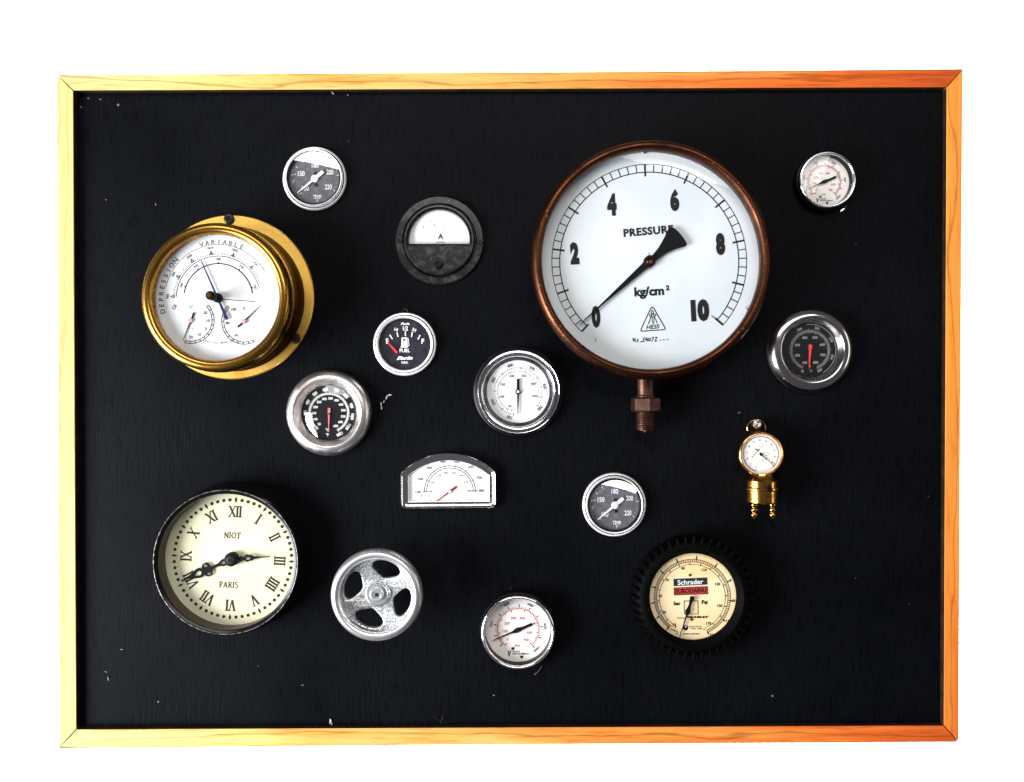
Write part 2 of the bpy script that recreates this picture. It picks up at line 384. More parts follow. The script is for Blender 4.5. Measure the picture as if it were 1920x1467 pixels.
class Ink(MB):
    """flat print: coordinates in photo pixels about the dial centre, y up; angles clockwise from the top in degrees"""
    def __init__(self, k, z, c=(0, 0), gain=1.35, fat=.012):
        super().__init__(); self.k = k; self.z = z; self.n = 0; self.c = c; self.gain = gain; self.fat = fat
    def wd(self, w): return max(w * self.gain, .9) if self.gain > 1 else w
    def put(self, pts, faces):
        z = self.z + (self.n % 60) * 1.2e-6; self.n += 1
        k, c = self.k, self.c
        self.add([((x + c[0]) * k, (y + c[1]) * k, z) for x, y in pts], faces)
    def poly(self, pts): self.put(pts, [tuple(range(len(pts)))])
    def disc(self, x, y, r, seg=20): self.poly([(x + r * math.cos(2 * PI * i / seg), y + r * math.sin(2 * PI * i / seg)) for i in range(seg)])
    def ring(self, x, y, r0, r1, seg=40): self.arc(r0, r1, 0, 360, x, y, seg)
    def arc(self, r0, r1, a0, a1, x=0, y=0, seg=None):
        seg = seg or max(6, int(abs(a1 - a0) / 2.5))
        if r1 - r0 < 1.3: m_ = (r0 + r1) / 2; h_ = self.wd(r1 - r0) / 2; r0, r1 = m_ - h_, m_ + h_
        pts = []
        for i in range(seg + 1):
            a = math.radians(a0 + (a1 - a0) * i / seg); s_, c_ = math.sin(a), math.cos(a)
            pts += [(x + r0 * s_, y + r0 * c_), (x + r1 * s_, y + r1 * c_)]
        self.put(pts, [(2 * i, 2 * i + 1, 2 * i + 3, 2 * i + 2) for i in range(seg)])
    def tick(self, a, r0, r1, w, x=0, y=0):
        a = math.radians(a); s_, c_ = math.sin(a), math.cos(a); h = (self.wd(w) if w < 1.3 else w) / 2
        self.put([(x + r0 * s_ - h * c_, y + r0 * c_ + h * s_), (x + r0 * s_ + h * c_, y + r0 * c_ - h * s_),
                  (x + r1 * s_ + h * c_, y + r1 * c_ - h * s_), (x + r1 * s_ - h * c_, y + r1 * c_ + h * s_)], [(0, 1, 2, 3)])
    def line(self, x0, y0, x1, y1, w): self.stroke([(x0, y0), (x1, y1)], w)
    def stroke(self, pts, w, closed=False):
        V = [Vector(p) for p in pts]; n = len(V); out = []
        if w < 1.3: w = self.wd(w)
        for i in range(n):
            a = V[i - 1] if (i > 0 or closed) else V[i]
            c = V[(i + 1) % n] if (i < n - 1 or closed) else V[i]
            e1, e2 = V[i] - a, c - V[i]
            if e1.length < 1e-9: e1 = e2
            if e2.length < 1e-9: e2 = e1
            n1 = Vector((-e1.y, e1.x)).normalized(); n2 = Vector((-e2.y, e2.x)).normalized()
            m = n1 + n2; m = m / max(m.length_squared, .5) * 2 if m.length > 1e-6 else n1
            out += [tuple(V[i] + m * w / 2), tuple(V[i] - m * w / 2)]
        m_ = n if closed else n - 1
        self.put(out, [(2 * i, 2 * i + 1, (2 * i + 3) % (2 * n), (2 * i + 2) % (2 * n)) for i in range(m_)])
    def text(self, s, x, y, h, w=None, rot=0.0, bold=0.0, shear=0.0, xs=1.0, spacing=1.0):
        v, f, x0, x1, y0, y1 = glyphs(s, bold + self.fat, shear, spacing)
        sy = h / (y1 - y0); sx = w / (x1 - x0) if w else sy * xs
        a = math.radians(-rot); ca, sa = math.cos(a), math.sin(a)
        mx, my = (x0 + x1) / 2, (y0 + y1) / 2
        self.put([(x + (px - mx) * sx * ca - (py - my) * sy * sa, y + (px - mx) * sx * sa + (py - my) * sy * ca) for px, py in v], f)
        return sx * (x1 - x0)
    def arctext(self, s, r, a_mid, h, step, x=0, y=0, bold=0.0, xs=1.0, flip=False):
        n = len(s)
        for i, ch in enumerate(s):
            if ch == ' ': continue
            d = (i - (n - 1) / 2) * step
            a = a_mid - d if flip else a_mid + d
            ar = math.radians(a)
            self.text(ch, x + r * math.sin(ar), y + r * math.cos(ar), h, rot=a + (180 if flip else 0), bold=bold, xs=xs)
    def serif(self, s, x, y, h, rot=0.0, wt=.15, th=.06, gap=.1):
        """serif capitals and Roman numerals drawn as strokes"""
        W = {'I': .30, 'V': .66, 'X': .66, 'N': .78, 'O': .78, 'T': .70, 'P': .60, 'A': .76, 'R': .68, 'S': .54}
        tot = sum(W[c] for c in s) + gap * (len(s) - 1); cx = -tot / 2
        a = math.radians(-rot); ca, sa = math.cos(a), math.sin(a)
        T = lambda p: (x + h * (p[0] * ca - (p[1] - .5) * sa), y + h * (p[0] * sa + (p[1] - .5) * ca))
        def st(pts, w): self.stroke([T((cx + px, py)) for px, py in pts], w * h)
        def sf(px, py, l=.3): st([(px - l / 2, py), (px + l / 2, py)], th)
        def curve(c, r, a0, a1, w, n=14):
            st([(c[0] + r[0] * math.cos(math.radians(a0 + (a1 - a0) * i / n)), c[1] + r[1] * math.sin(math.radians(a0 + (a1 - a0) * i / n))) for i in range(n + 1)], w)
        for c in s:
            w = W[c]
            if c == 'I': st([(w / 2, 0), (w / 2, 1)], wt); sf(w / 2, .03); sf(w / 2, .97)
            elif c == 'V': st([(.1, 1), (w / 2, 0)], wt); st([(w - .1, 1), (w / 2 + .02, .04)], th); sf(.1, .97, .24); sf(w - .1, .97, .24)
            elif c == 'X':
                st([(.08, 1), (w - .08, 0)], wt); st([(w - .08, 1), (.08, 0)], th)
                for q in (.08, w - .08): sf(q, .97, .24); sf(q, .03, .24)
            elif c == 'N': st([(.12, 0), (.12, 1)], th); st([(.12, 1), (w - .12, 0)], wt); st([(w - .12, 0), (w - .12, 1)], th); sf(.1, .03, .22); sf(w - .12, .97, .22)
            elif c == 'O': curve((w / 2, .5), (w / 2 - .07, .46), 0, 360, wt * .85, 26)
            elif c == 'T': st([(w / 2, 0), (w / 2, 1)], wt); st([(0, .95), (w, .95)], th); sf(w / 2, .03); st([(.03, .8), (.03, .98)], th); st([(w - .03, .8), (w - .03, .98)], th)
            elif c in 'PR':
                st([(.14, 0), (.14, 1)], wt); sf(.14, .03); st([(.0, .96), (.32, .96)], th); st([(.14, .5), (.32, .5)], th)
                curve((.30, .73), (.21, .23), -90, 90, wt * .8)
                if c == 'R': st([(.30, .5), (w - .04, .0)], wt)
            elif c == 'A': st([(.1, 0), (w / 2, 1)], th); st([(w - .12, 0), (w / 2, 1)], wt); st([(.2, .32), (w - .2, .32)], th); sf(.1, .03, .22); sf(w - .12, .03, .24)
            elif c == 'S':
                curve((w / 2, .74), (.18, .22), 30, 270, wt * .75); curve((w / 2, .27), (.19, .24), 90, -150, wt * .75)
            cx += w + gap

# ---- a thing fixed to the board: local x right, y up, z towards the room
class Gauge:
    def __init__(self, name, label, cat, px, py, h, group=None):
        s = (D - h * .001) / D
        self.o = bpy.data.objects.new(name, None); COL.objects.link(self.o)
        self.o.empty_display_size = .02
        self.o.location = ((px - CX) * P * s, 0, (CY - py) * P * s)
        self.o.rotation_euler = (math.radians(90), 0, 0)
        tag(self.o, label, cat, group)
    def k(self, h): return P * (D - h * .001) / D
    def lathe(self, name, prof, m, parent=None, seg=96, off=(0, 0), closed=False, angle=32):
        mb = MB()
        k0 = self.k(prof[0][1])
        mb.lathe([(r * self.k(h), h * .001) for r, h in prof], seg, (off[0] * k0, off[1] * k0), closed=closed)
        return link(name, mb, m, parent or self.o, angle=angle)
    def ink(self, h, off=(0, 0), gain=1.6, fat=.016): return Ink(self.k(h), h * .001, off, gain, fat)
    def put(self, name, mb, m, parent=None, smooth=False): return link(name, mb, m, parent or self.o, smooth)
    def plate(self, name, pts, h0, h1, m, parent=None, bev=0.0):
        mb = MB(); k = self.k(h1)
        mb.prism([(x * k, y * k) for x, y in pts], h0 * .001, h1 * .001, bev * .001)
        return link(name, mb, m, parent or self.o, angle=40)
    def glass(self, r, h, rise=.6, m="glass", tilt=(0, 0), thick=.6, off=(0, 0)):
        """a lens: domed front, flat back"""
        k = self.k(h); R = r * k; mb = MB(); n = 14; rs = rise * .001
        prof = [(0, -thick * .001), (R, -thick * .001)]
        if rs > 1e-6:
            rad = (R * R + rs * rs) / (2 * rs)
            for i in range(n, -1, -1):
                q = R * i / n; prof.append((q, math.sqrt(rad * rad - q * q) - (rad - rs)))
        else: prof += [(R, 0), (0, 0)]
        mb.lathe(prof, 72)
        o = link("glass", mb, m, self.o, angle=30)
        o.location = (off[0] * k, off[1] * k, h * .001)
        o.rotation_euler = (math.radians(tilt[0]), math.radians(tilt[1]), 0)
        return o
    def screw(self, x, y, r, h, m="screw_black", parent=None, slot='cross', dome=1.0):
        k = self.k(h); mb = MB(); R = r * k
        mb.lathe([(R, 0), (R, .4 * dome * .001), (R * .82, .9 * dome * .001), (R * .55, 1.0 * dome * .001), (R * .5, .55 * dome * .001), (0, .5 * dome * .001)], 24)
        if slot == 'cross':
            for a in (40, 130):
                c_, s_ = math.cos(math.radians(a)), math.sin(math.radians(a)); l, w = R * .5, R * .12
                mb.add([(l * c_ - w * s_, l * s_ + w * c_, .00085 * dome), (-l * c_ - w * s_, -l * s_ + w * c_, .00085 * dome),
                        (-l * c_ + w * s_, -l * s_ - w * c_, .00085 * dome), (l * c_ + w * s_, l * s_ - w * c_, .00085 * dome)], [(0, 1, 2, 3)])
        o = link("screw", mb, m, parent or self.o, angle=30)
        o.location = (x * k, y * k, h * .001)
        return o
    def hub(self, r, h0, h1, m, name="needle_hub", parent=None, off=(0, 0)):
        return self.lathe(name, [(r, h0), (r, h1 - .4), (r * .8, h1), (0, h1 + .05)], m, parent, seg=32, off=off)
    def needle(self, a, r_tip, r_tail, w_tip, w_mid, w_tail, h, m, name="needle", thick=.5, off=(0, 0)):
        a = math.radians(a); s_, c_ = math.sin(a), math.cos(a)
        pts = [(w_tip / 2, r_tip), (-w_tip / 2, r_tip), (-w_mid / 2, 0), (-w_tail / 2, -r_tail * .25), (-w_tail / 2, -r_tail), (w_tail / 2, -r_tail), (w_tail / 2, -r_tail * .25), (w_mid / 2, 0)]
        pts = [(off[0] + x * c_ + y * s_, off[1] - x * s_ + y * c_) for x, y in pts]
        return self.plate(name, pts, h, h + thick, m)
    def dial(self, r, h, m): 
        return self.lathe("dial", [(0, h), (r, h), (r, h - .6)], m, seg=96)

def W2(px, py, h=0.0):
    s = (D - h * .001) / D
    return ((px - CX) * P * s, (CY - py) * P * s)

# ------------------------------------------------------------------ the wall behind and the framed board
wall = MB(); wall.add([(-3, .30, -2.2), (3, .30, -2.2), (3, .30, 2.2), (-3, .30, 2.2)], [(0, 1, 2, 3)])
tag(link("wall", wall, "wall", smooth=False), kind="structure")

root = bpy.data.objects.new("display_board", None); COL.objects.link(root)
root.location = (0, 0, -.30)
tag(root, "large black painted wooden board in a mitred light wood frame holding all the gauges", "display board")
def world_part(name, mb, m, smooth=False):
    o = link(name, mb, m, root, smooth); o.matrix_parent_inverse = Matrix.Translation((0, 0, .30)); return o
def slab(quad, y0, y1):
    mb = MB(); n = len(quad)
    mb.add([(x, y0, z) for x, z in quad] + [(x, y1, z) for x, z in quad],
           [tuple(range(n))[::-1], tuple(range(n, 2 * n))] + [(i, (i + 1) % n, n + (i + 1) % n, n + i) for i in range(n)])
    return mb
FH = 6.5
panel = [W2(112, 1403.2), W2(1793, 1389), W2(1804, 130.2), W2(640, 138.5), W2(113, 146)]
world_part("panel", slab(panel, 0, .012), "board")
o_ = [W2(107, 140, FH), W2(1805, 131, FH), W2(1797, 1391.5, FH), W2(110.5, 1402, FH)]
i_ = [W2(137, 169.5, FH), W2(1775.5, 163.5, FH), W2(1770, 1361, FH), W2(143, 1368.5, FH)]
def bar(name, a, b, m, g0=.0010, g1=.0007):
    A, B, Ci, Di = [Vector(q) for q in (o_[a], o_[b], i_[b], i_[a])]
    u = (B - A).normalized()
    pts = [A + u * g0 * .6, B - u * g1, Ci - u * g1, Di + u * g0 * .6]
    mb = MB(); yf, yb, bv = -FH * .001, -.0002, .00035
    cen = sum(pts, Vector((0, 0))) / 4
    nrm = Vector((-u.y, u.x))
    inn = []
    for k, q in enumerate(pts):
        sgn = 1 if (cen - q).dot(nrm) > 0 else -1
        inn.append(q + nrm * sgn * bv)
    mb.add([(q.x, yb, q.y) for q in pts] + [(q.x, yf + bv, q.y) for q in pts] + [(q.x, yf, q.y) for q in inn],
           [(3, 2, 1, 0), (8, 9, 10, 11)] + [(i, (i + 1) % 4, 4 + (i + 1) % 4, 4 + i) for i in range(4)] +
           [(4 + i, 4 + (i + 1) % 4, 8 + (i + 1) % 4, 8 + i) for i in range(4)])
    import bmesh
    o = world_part(name, mb, m)
    o.data.materials.append(MATS["shaded_edge"])     # shade on the inner edge is put into its colour
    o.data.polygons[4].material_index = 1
    bm = bmesh.new(); bm.from_mesh(o.data); bmesh.ops.recalc_face_normals(bm, faces=bm.faces); bm.to_mesh(o.data); bm.free()
    return o
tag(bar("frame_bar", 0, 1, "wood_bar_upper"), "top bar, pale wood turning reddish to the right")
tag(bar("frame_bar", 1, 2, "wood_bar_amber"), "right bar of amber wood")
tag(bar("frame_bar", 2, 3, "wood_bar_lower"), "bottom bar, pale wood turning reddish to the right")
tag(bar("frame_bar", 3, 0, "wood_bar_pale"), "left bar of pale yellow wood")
for z in (-.12, .12):
    mb = slab([(-.02, z - .03), (.02, z - .03), (.02, z + .03), (-.02, z + .03)], .0125, .2995)
    world_part("mounting_block", mb, "pine")
random.seed(4)
def chip(px, py, l, w, ang, m="chip"):
    """a chip of bare filler / paint on the board, slightly proud"""
    x, z = W2(px, py); n = 9; mb = MB(); a0 = math.radians(ang)
    top, bot = [], []
    for i in range(n):
        a = 2 * PI * i / n; j = random.uniform(.7, 1.2)
        u, v = l / 2 * P * math.cos(a) * j, w / 2 * P * math.sin(a) * j
        p = (x + u * math.cos(a0) - v * math.sin(a0), z + u * math.sin(a0) + v * math.cos(a0))
        bot.append((p[0], -.00005, p[1])); top.append((x + (p[0] - x) * .8, -.00035, z + (p[1] - z) * .8))
    mb.add(bot + top, [(i, (i + 1) % n, n + (i + 1) % n, n + i) for i in range(n)] + [tuple(range(n, 2 * n))])
    world_part("paint_chip", mb, m)
for c in ((730, 741, 12, 3.2, 12), (724.5, 746, 9, 3, 65), (720, 753, 5, 2, 60), (714.5, 758, 7, 3, 80), (715.5, 765, 8, 2.6, 95),
          (619.5, 1353, 11, 5, 85), (622, 1358, 6, 2, 80), (926, 1304, 3.5, 3, 0), (1449, 1305, 4, 3.5, 0), (623.5, 174.5, 9, 2, -55),
          (652, 178.5, 3, 3, 0), (166, 185, 4.5, 3.5, 20), (188.5, 186.5, 3.5, 3, 0), (221.5, 197, 5, 5, 0), (152, 201, 7, 2.5, -60),
          (203, 1273, 10, 2, -75), (199, 1260, 5, 2, -20), (297, 1316, 4, 3, 0), (228, 1218, 6, 1.6, 5), (292, 384, 5, 2, -55), (199, 375, 3, 2, 90),
          (567, 1285, 6, 2, 10), (1386, 774, 4, 3, 30)):
    chip(*c, m="chip" if 700 < c[0] < 760 or 600 < c[0] < 640 else "chip_dull")
mb = MB()
for pts in ([(813, 1343), (824, 1350), (829, 1356)], [(831, 1342), (828, 1350), (826, 1357)], [(824, 1354), (839, 1355)]):
    mb.tube([(W2(x, y)[0], -.0006, W2(x, y)[1]) for x, y in pts], .00035, 6)
world_part("wire_scrap", mb, "screw_black")

# ------------------------------------------------------------------ brass barometer
g = Gauge("barometer", "brass ship's barometer with thermometer and hygrometer dials standing off its round flange", "barometer", 405, 547, 41)
zx = lambda x, y, c=(710, 727), s=4.314: ((x - c[0]) / s, -(y - c[1]) / s)
T = (0, -10.5)                                    # the case sits a little low on its flange
g.lathe("flange", [(154, 0), (154, 2.0), (152.5, 2.8), (120, 2.9)], "brass_plate", off=(-1.5, 0))
g.lathe("case", [(136, 2.9), (136, 5), (131, 9), (128, 16), (127, 30)], "brass_dark", off=(0, -4))  # shade behind the bezel is put into this dark brass colour
bz = [(118, 36), (118, 39.5)] + [(129 - 10.5 * math.cos(t), 40 + 5.2 * math.sin(t)) for t in [PI * i / 12 for i in range(13)]] + [(139.5, 33), (137, 29), (127, 28.5)]
g.lathe("bezel", bz, "brass", off=T)
d = g.lathe("dial", [(0, 34.6), (122, 34.6), (122, 34)], "dial_white", off=T)
DC = (-1.0, -10.5)
for (x, y) in ((-5.5, 146), (118.5, -78), (-125, -75)): g.screw(x, y, 10, 2.8, dome=2.2)
i1 = g.ink(34.75, DC); i2 = g.ink(34.75, DC); i3 = g.ink(34.75, DC)
i1.arc(64.0, 65.3, -82, 82); i1.arc(78.1, 79.4, -88, 40); i3.arc(78.4, 79.0, 40, 75)
for a, s in ((-71, "740"), (-35, "750"), (0, "760"), (36.5, "770")):
    r_ = math.radians(a); i1.poly([(64.5 * math.sin(r_ + q) * m_, 64.5 * math.cos(r_ + q) * m_) for q, m_ in ((-.035, 1), (.035, 1), (0, 1.065))])
    i1.text(s, 73 * math.sin(r_), 73 * math.cos(r_), 4.6, rot=a, bold=.012)
r_ = math.radians(73); i1.poly([(64.5 * math.sin(r_ + q) * m_, 64.5 * math.cos(r_ + q) * m_) for q, m_ in ((-.035, 1), (.035, 1), (0, 1.065))])
i3.text("780", 72 * math.sin(r_), 72 * math.cos(r_), 4.6, rot=73)
for j in range(-45, 34):
    a = -9 + j * 2.8
    if -90 < a < 70: (i2 if a < 10 else i3).tick(a, 81, 84.5 if j % 5 else 86, .55)
for a, s, ik in ((-88, "980", i2), (-62, "990", i2), (-35, "1000", i2), (-9, "1010", i2), (19, "1020", i2), (47, "1030", i3)):
    r_ = math.radians(a)
    ik.stroke([((83 if q else 89) * math.sin(r_ + q), (83 if q else 89) * math.cos(r_ + q)) for q in (-.03, 0, .03)], .8, closed=True)
    ik.text(s, 95 * math.sin(r_), 95 * math.cos(r_), 4.6, rot=a)
i3.arctext("VARIABLE", 105, 3.5, 8.6, 6.0); i2.arctext("DEPRESSION", 107, -76, 9.0, 6.1)
i3.arc(100, 100.6, -78, 60)
for s, x, y, c in (("-20", 600, 845, 1), ("-10", 620, 910, 1), ("0", 610, 975, 1), ("10", 558, 1022, 2), ("20", 487, 1042, 2), ("C°", 493, 797, 1), ("100", 835, 818, 1), ("80", 785, 930, 1), ("60", 855, 1027, 2), ("%", 918, 812, 2)):
    (i1 if c == 1 else i3).text(s, *zx(x, y), 5.4, bold=.006)
for (hx, hy), a0, a1 in (((490, 908), 48, 196), ((922, 915), -48, -205)):
    X, Y = zx(hx, hy); n = 11
    i2.arc(38.5, 39.3, a0, a1, X, Y); i2.arc(42.6, 43.4, a0, a1, X, Y)
    for q in range(n + 1): i1.tick(a0 + (a1 - a0) * q / n, 38.5, 43.4, .9, X, Y)
i3.arctext("SPECIAL MARINE", 84, 180, 3.6, 3.0, flip=True)
i2.text("CE", *zx(355, 800), 6, rot=-60); i3.text("F", *zx(500, 975), 3.4)
g.put("printed_scale", i1, "ink_black", d); g.put("printed_lettering", i2, "ink_soft", d); g.put("printed_lettering", i3, "ink_faint", d)
def bneedle(p_tip, p_tail, wt_, wm, h, m, nm):
    a, b = Vector(zx(*p_tip)) + Vector(DC), Vector(zx(*p_tail)) + Vector(DC)
    u = (a - b).normalized(); w_ = Vector((-u.y, u.x)); mid = b + (a - b) * .22
    return g.plate(nm, [tuple(q) for q in (a + w_ * wt_, a - w_ * wt_, mid - w_ * wm * .7, b - w_ * wm, b + w_ * wm, mid + w_ * wm * .7)], h, h + .5, m)
bneedle((578, 428), (788, 902), .9, 3.2, 36.0, "needle_navy", "pressure_needle")
bneedle((1020, 759), (690, 736), .6, 1.2, 37.5, "needle_black", "set_hand")
for hub_, tip, tail in (((490, 908), (428, 1065), (516, 845)), ((922, 915), (1048, 792), (870, 962))):
    bneedle(tip, tail, .25, 1.7, 35.2, "needle_black", "small_needle")
    hx, hy = zx(*hub_); g.hub(4.4, 35.3, 36.6, "pink_hub", "needle_hub", off=(hx + DC[0], hy + DC[1]))
g.hub(9, 34.7, 39, "needle_black", "needle_hub", off=DC)
g.hub(5.2, 39, 52, "needle_black", "knob_post", off=DC)
g.lathe("knob", [(8.2, 47), (8.6, 48), (8.6, 53), (7.6, 54), (0, 54)], "needle_black", off=DC, seg=20)
g.lathe("knob_screw", [(4.4, 54), (4.2, 55), (0, 55.2)], "gold", off=DC, seg=20)
g.glass(121, 38.6, 0.0, off=T)

# ------------------------------------------------------------------ two water-temperature gauges
def temp_gauge(px, py, label, tilt, rise):
    g = Gauge("temperature_gauge", label, "gauge", px, py, 3, "grey dial temperature gauges")
    z = lambda x, y: ((x - 788) / 9.78, -(y - 733) / 9.78)
    g.lathe("body", [(58, -.5), (57.5, 1.2), (50, 1.4)], "black_plastic")
    g.lathe("bezel", [(59.2, .6), (59.8, 2.0), (59.3, 3.2), (57.8, 3.8), (56.3, 3.4), (55.8, 2.0)], "bright_rim", angle=60)
    g.lathe("groove", [(55.9, 2.2), (55.0, 1.6), (54.0, 1.8)], "black_plastic")
    g.lathe("inner_ring", [(54.0, 1.0), (53.7, 5.6), (52.6, 6.4), (51.0, 6.0)], "bright_rim", angle=60)
    g.lathe("inner_wall", [(51.0, 6.0), (47.2, 4.0), (46.9, 2.2)], "black_plastic")
    d = g.dial(47.6, 2.4, "dial_grey")
    w = g.ink(2.55, gain=1, fat=0)
    for s, x, y, h in (("150", 545, 640, 9.4), ("100", 620, 910, 9.2), ("180", 800, 490, 9.4), ("200", 1070, 615, 9.6), ("220", 1040, 885, 9.6), ("TEMP", 835, 1068, 7.6)):
        w.text(s, *z(x, y), h, w=len(s) * 4.3 if s != "TEMP" else 15.5, bold=.022)
    w.text("F", *z(842, 1138), 4, bold=.03)
    for x, y, a in ((570, 420, -35), (465, 525, -57), (430, 655, -76), (400, 770, 85), (1215, 672, 80), (1143, 950, 122)):
        X, Y = z(x, y); w.tick(a, -2.3, 2.3, 1.0, X, Y)
    for x, y in ((378, 665), (395, 805), (500, 1010), (540, 1000)): w.disc(*z(x, y), 1.1)
    g.put("printed_numerals", w, "ink_white", d)
    for x, y in ((808, 645), (820, 852)):
        X, Y = z(x, y); g.lathe("dial_screw", [(3.5, 2.5), (3.4, 3.0), (2.2, 3.2), (0, 2.9)], "screw_black", d, seg=20, off=(X, Y))
    c = z(797, 740)
    g.needle(230.2, 42, 20.5, 1.3, 5.0, 6.6, 3.7, "needle_white", off=c)
    g.hub(6.8, 3.2, 4.6, "needle_white", off=c)
    g.glass(50.2, 5.4, rise, "glass_strong", tilt)
temp_gauge(589.5, 335, "white rimmed grey temperature gauge near the top edge, upper left of the ammeter", (-.3, 0), 1.55)
temp_gauge(1151.8, 946.7, "white rimmed grey temperature gauge between the big pressure gauge and the tyre gauge", (-6.5, -6.0), 3.4)

# ------------------------------------------------------------------ ammeter
g = Gauge("ammeter", "round scuffed black ammeter with a white half-moon window marked A", "ammeter", 824, 451, 3)
z = lambda x, y: ((x - 745) / 7.93, -(y - 722) / 7.93)
g.lathe("flange", [(83, 0), (83, 1.6), (81.5, 3.0), (70, 3.4), (68.5, 2.6), (68, 1.0), (66, 1.0)], "bakelite")
def circ_seg(r, ycut, top, n=60, cx=0, cy=0):
    a = math.acos((ycut - cy) / r)
    A = [(-a + 2 * a * i / n) for i in range(n + 1)] if top else [(a + (2 * PI - 2 * a) * i / n) for i in range(n + 1)]
    pts = [(cx + r * math.sin(t), cy + r * math.cos(t)) for t in A]
    return pts[::-1]
g.lathe("face_ring", [(66.5, .8), (66, 5.2), (64.8, 6.4), (61.5, 6.6), (60.5, 5.6), (60.2, 2.0)], "bakelite", angle=50)
g.plate("lower_cover", circ_seg(62.2, -11.2, False), 1.0, 6.2, "bakelite", bev=.25)
k = g.k(6.5); mb = MB()
win = circ_seg(60.2, -10.6, True); win = [(x * k, y * k) for x, y in win]
mb.sweep(win, [(0, .0061), (.0005, .0069), (.0013, .0066), (.0016, .0030)]); link("window_gasket", mb, "black_plastic", g.o)
d = g.plate("dial", circ_seg(60, -11.0, True), 2.0, 3.0, "dial_bright")
w = g.ink(3.15); f = g.ink(3.15)
w.text("A", *z(762, 665), 10.5, bold=.012)
f.text("AMPERES", *z(762, 752), 2.2, w=17)
f.text("2", *z(505, 520), 4.6, rot=-32); f.tick(-25, 38, 43, .6); f.text("5", *z(668, 492), 4.6, rot=-10); f.text("1", *z(823, 535), 4.2, rot=9)
g.put("printed_letter", w, "ink_black", d); g.put("printed_scale", f, "ink_faint", d)
k5 = g.k(5.5); gm = MB(); gm.prism([(x * k5, y * k5) for x, y in circ_seg(58.6, -10.2, True)], .0046, .0055); link("glass", gm, "glass", g.o, smooth=False)
for x, y in ((145, 712), (1350, 730)): g.screw(*z(x, y), 6.8, 3.3, dome=1.3)
X, Y = z(742, 1085)
g.lathe("zero_screw", [(9, 6.0), (9, 7.2), (7.6, 8.4), (5.4, 8.6), (5.0, 8.0), (0, 7.9)], "black_plastic", off=(X, Y), seg=32)
sl = MB(); kk = g.k(8.5); a = math.radians(30)
sl.add([((X + u * math.cos(a) - v * math.sin(a)) * kk, (Y + u * math.sin(a) + v * math.cos(a)) * kk, .0084) for u, v in ((-5, -.9), (5, -.9), (5, .9), (-5, .9))], [(0, 1, 2, 3)])
link("screw_slot", sl, "screw_black", g.o, smooth=False)

# ------------------------------------------------------------------ fuel gauge
g = Gauge("fuel_gauge", "white rimmed black fuel gauge with red needle resting on E", "gauge", 758.8, 645.6, 3)
z = lambda x, y: ((x - 715) / 10.114, -(y - 765) / 10.114)
g.lathe("body", [(58, -.5), (57.5, 1.2), (50, 1.4)], "black_plastic")
g.lathe("bezel", [(58.6, .6), (59.2, 1.8), (58.8, 3.0), (57.0, 3.8), (55.4, 3.6), (55.0, 2.0)], "bright_rim", angle=60)
g.lathe("groove", [(55.1, 2.2), (54.4, 1.6), (53.8, 1.8)], "black_plastic")
g.lathe("inner_ring", [(53.9, 1.0), (53.6, 4.6), (52.6, 5.4), (50.6, 5.2), (49.0, 4.2), (48.4, 2.8)], "bright_rim", angle=60)
g.lathe("inner_wall", [(48.4, 2.8), (47.8, 1.6)], "black_plastic")
d = g.dial(48.6, 1.6, "dial_navy")
low = circ_seg(47.4, -15.6, False)
g.plate("dial_step", low, 1.6, 2.1, "dial_navy", d)
w = g.ink(2.3, gain=1, fat=0)
for s, x, y, h, wd, r, sh, bo in (("Faria", 720, 377, 4.6, 16.5, 0, .35, .03), ("1/2", 727, 465, 8.6, 9.5, 0, 0, .02), ("1/4", 550, 488, 6.4, 7, 18, 0, .02), ("3/4", 892, 497, 6.4, 7.6, 22, 0, .02),
                              ("E", 385, 707, 9.4, 5, -4, 0, .015), ("F", 1058, 710, 9.6, 5, 3, 0, .015), ("FUEL", 715, 885, 6.8, 19.5, 0, 0, .018),
                              ("Faria", 712, 1026, 6.6, 30, -2, .35, .035), ("U.S.A.", 715, 1110, 4.2, 12.5, 0, 0, .04)):
    w.text(s, *z(x, y), h, w=wd, rot=r, shear=sh, bold=bo)
w.line(*z(565, 1052), *z(850, 1048), .8)
for x, y, a, l in ((455, 628, -30, 4.6), (577, 583, -14, 4.4), (727, 565, 2, 4.8), (850, 583, 12, 4.6), (985, 635, 27, 4.6)):
    X, Y = z(x, y); w.tick(a, -l, l, 2.0, X, Y)
def zr(pts): return [z(x, y) for x, y in pts]
w.poly(zr([(655, 640), (750, 640), (755, 805), (648, 805)])); w.poly(zr([(635, 828), (640, 806), (765, 806), (770, 828)]))
w.stroke(zr([(752, 648), (778, 652), (795, 785), (782, 805), (765, 790), (762, 690), (752, 668)]), .9)
g.put("printed_lettering", w, "ink_white", d)
b_ = g.ink(2.42); b_.poly(zr([(678, 668), (725, 668), (727, 702), (678, 702)])); g.put("printed_pump_window", b_, "ink_black", d)
a_, b2 = Vector(z(392, 732)), Vector(z(570, 930)); u = (a_ - b2).normalized(); q = Vector((-u.y, u.x))
g.plate("needle", [tuple(p_) for p_ in (a_ + q * .9, a_ - q * .9, b2 - q * 2.3, b2 + q * 2.3)], 2.6, 3.1, "needle_red")
g.glass(49.6, 4.2, .9)
mb = MB(); mb.tube([(math.cos(t) * .0022, .0293 + math.sin(t) * .0019, .0012) for t in [PI * 2 * i / 14 for i in range(15)]], .0004, 8)
link("wire_loop", mb, "screw_black", g.o)

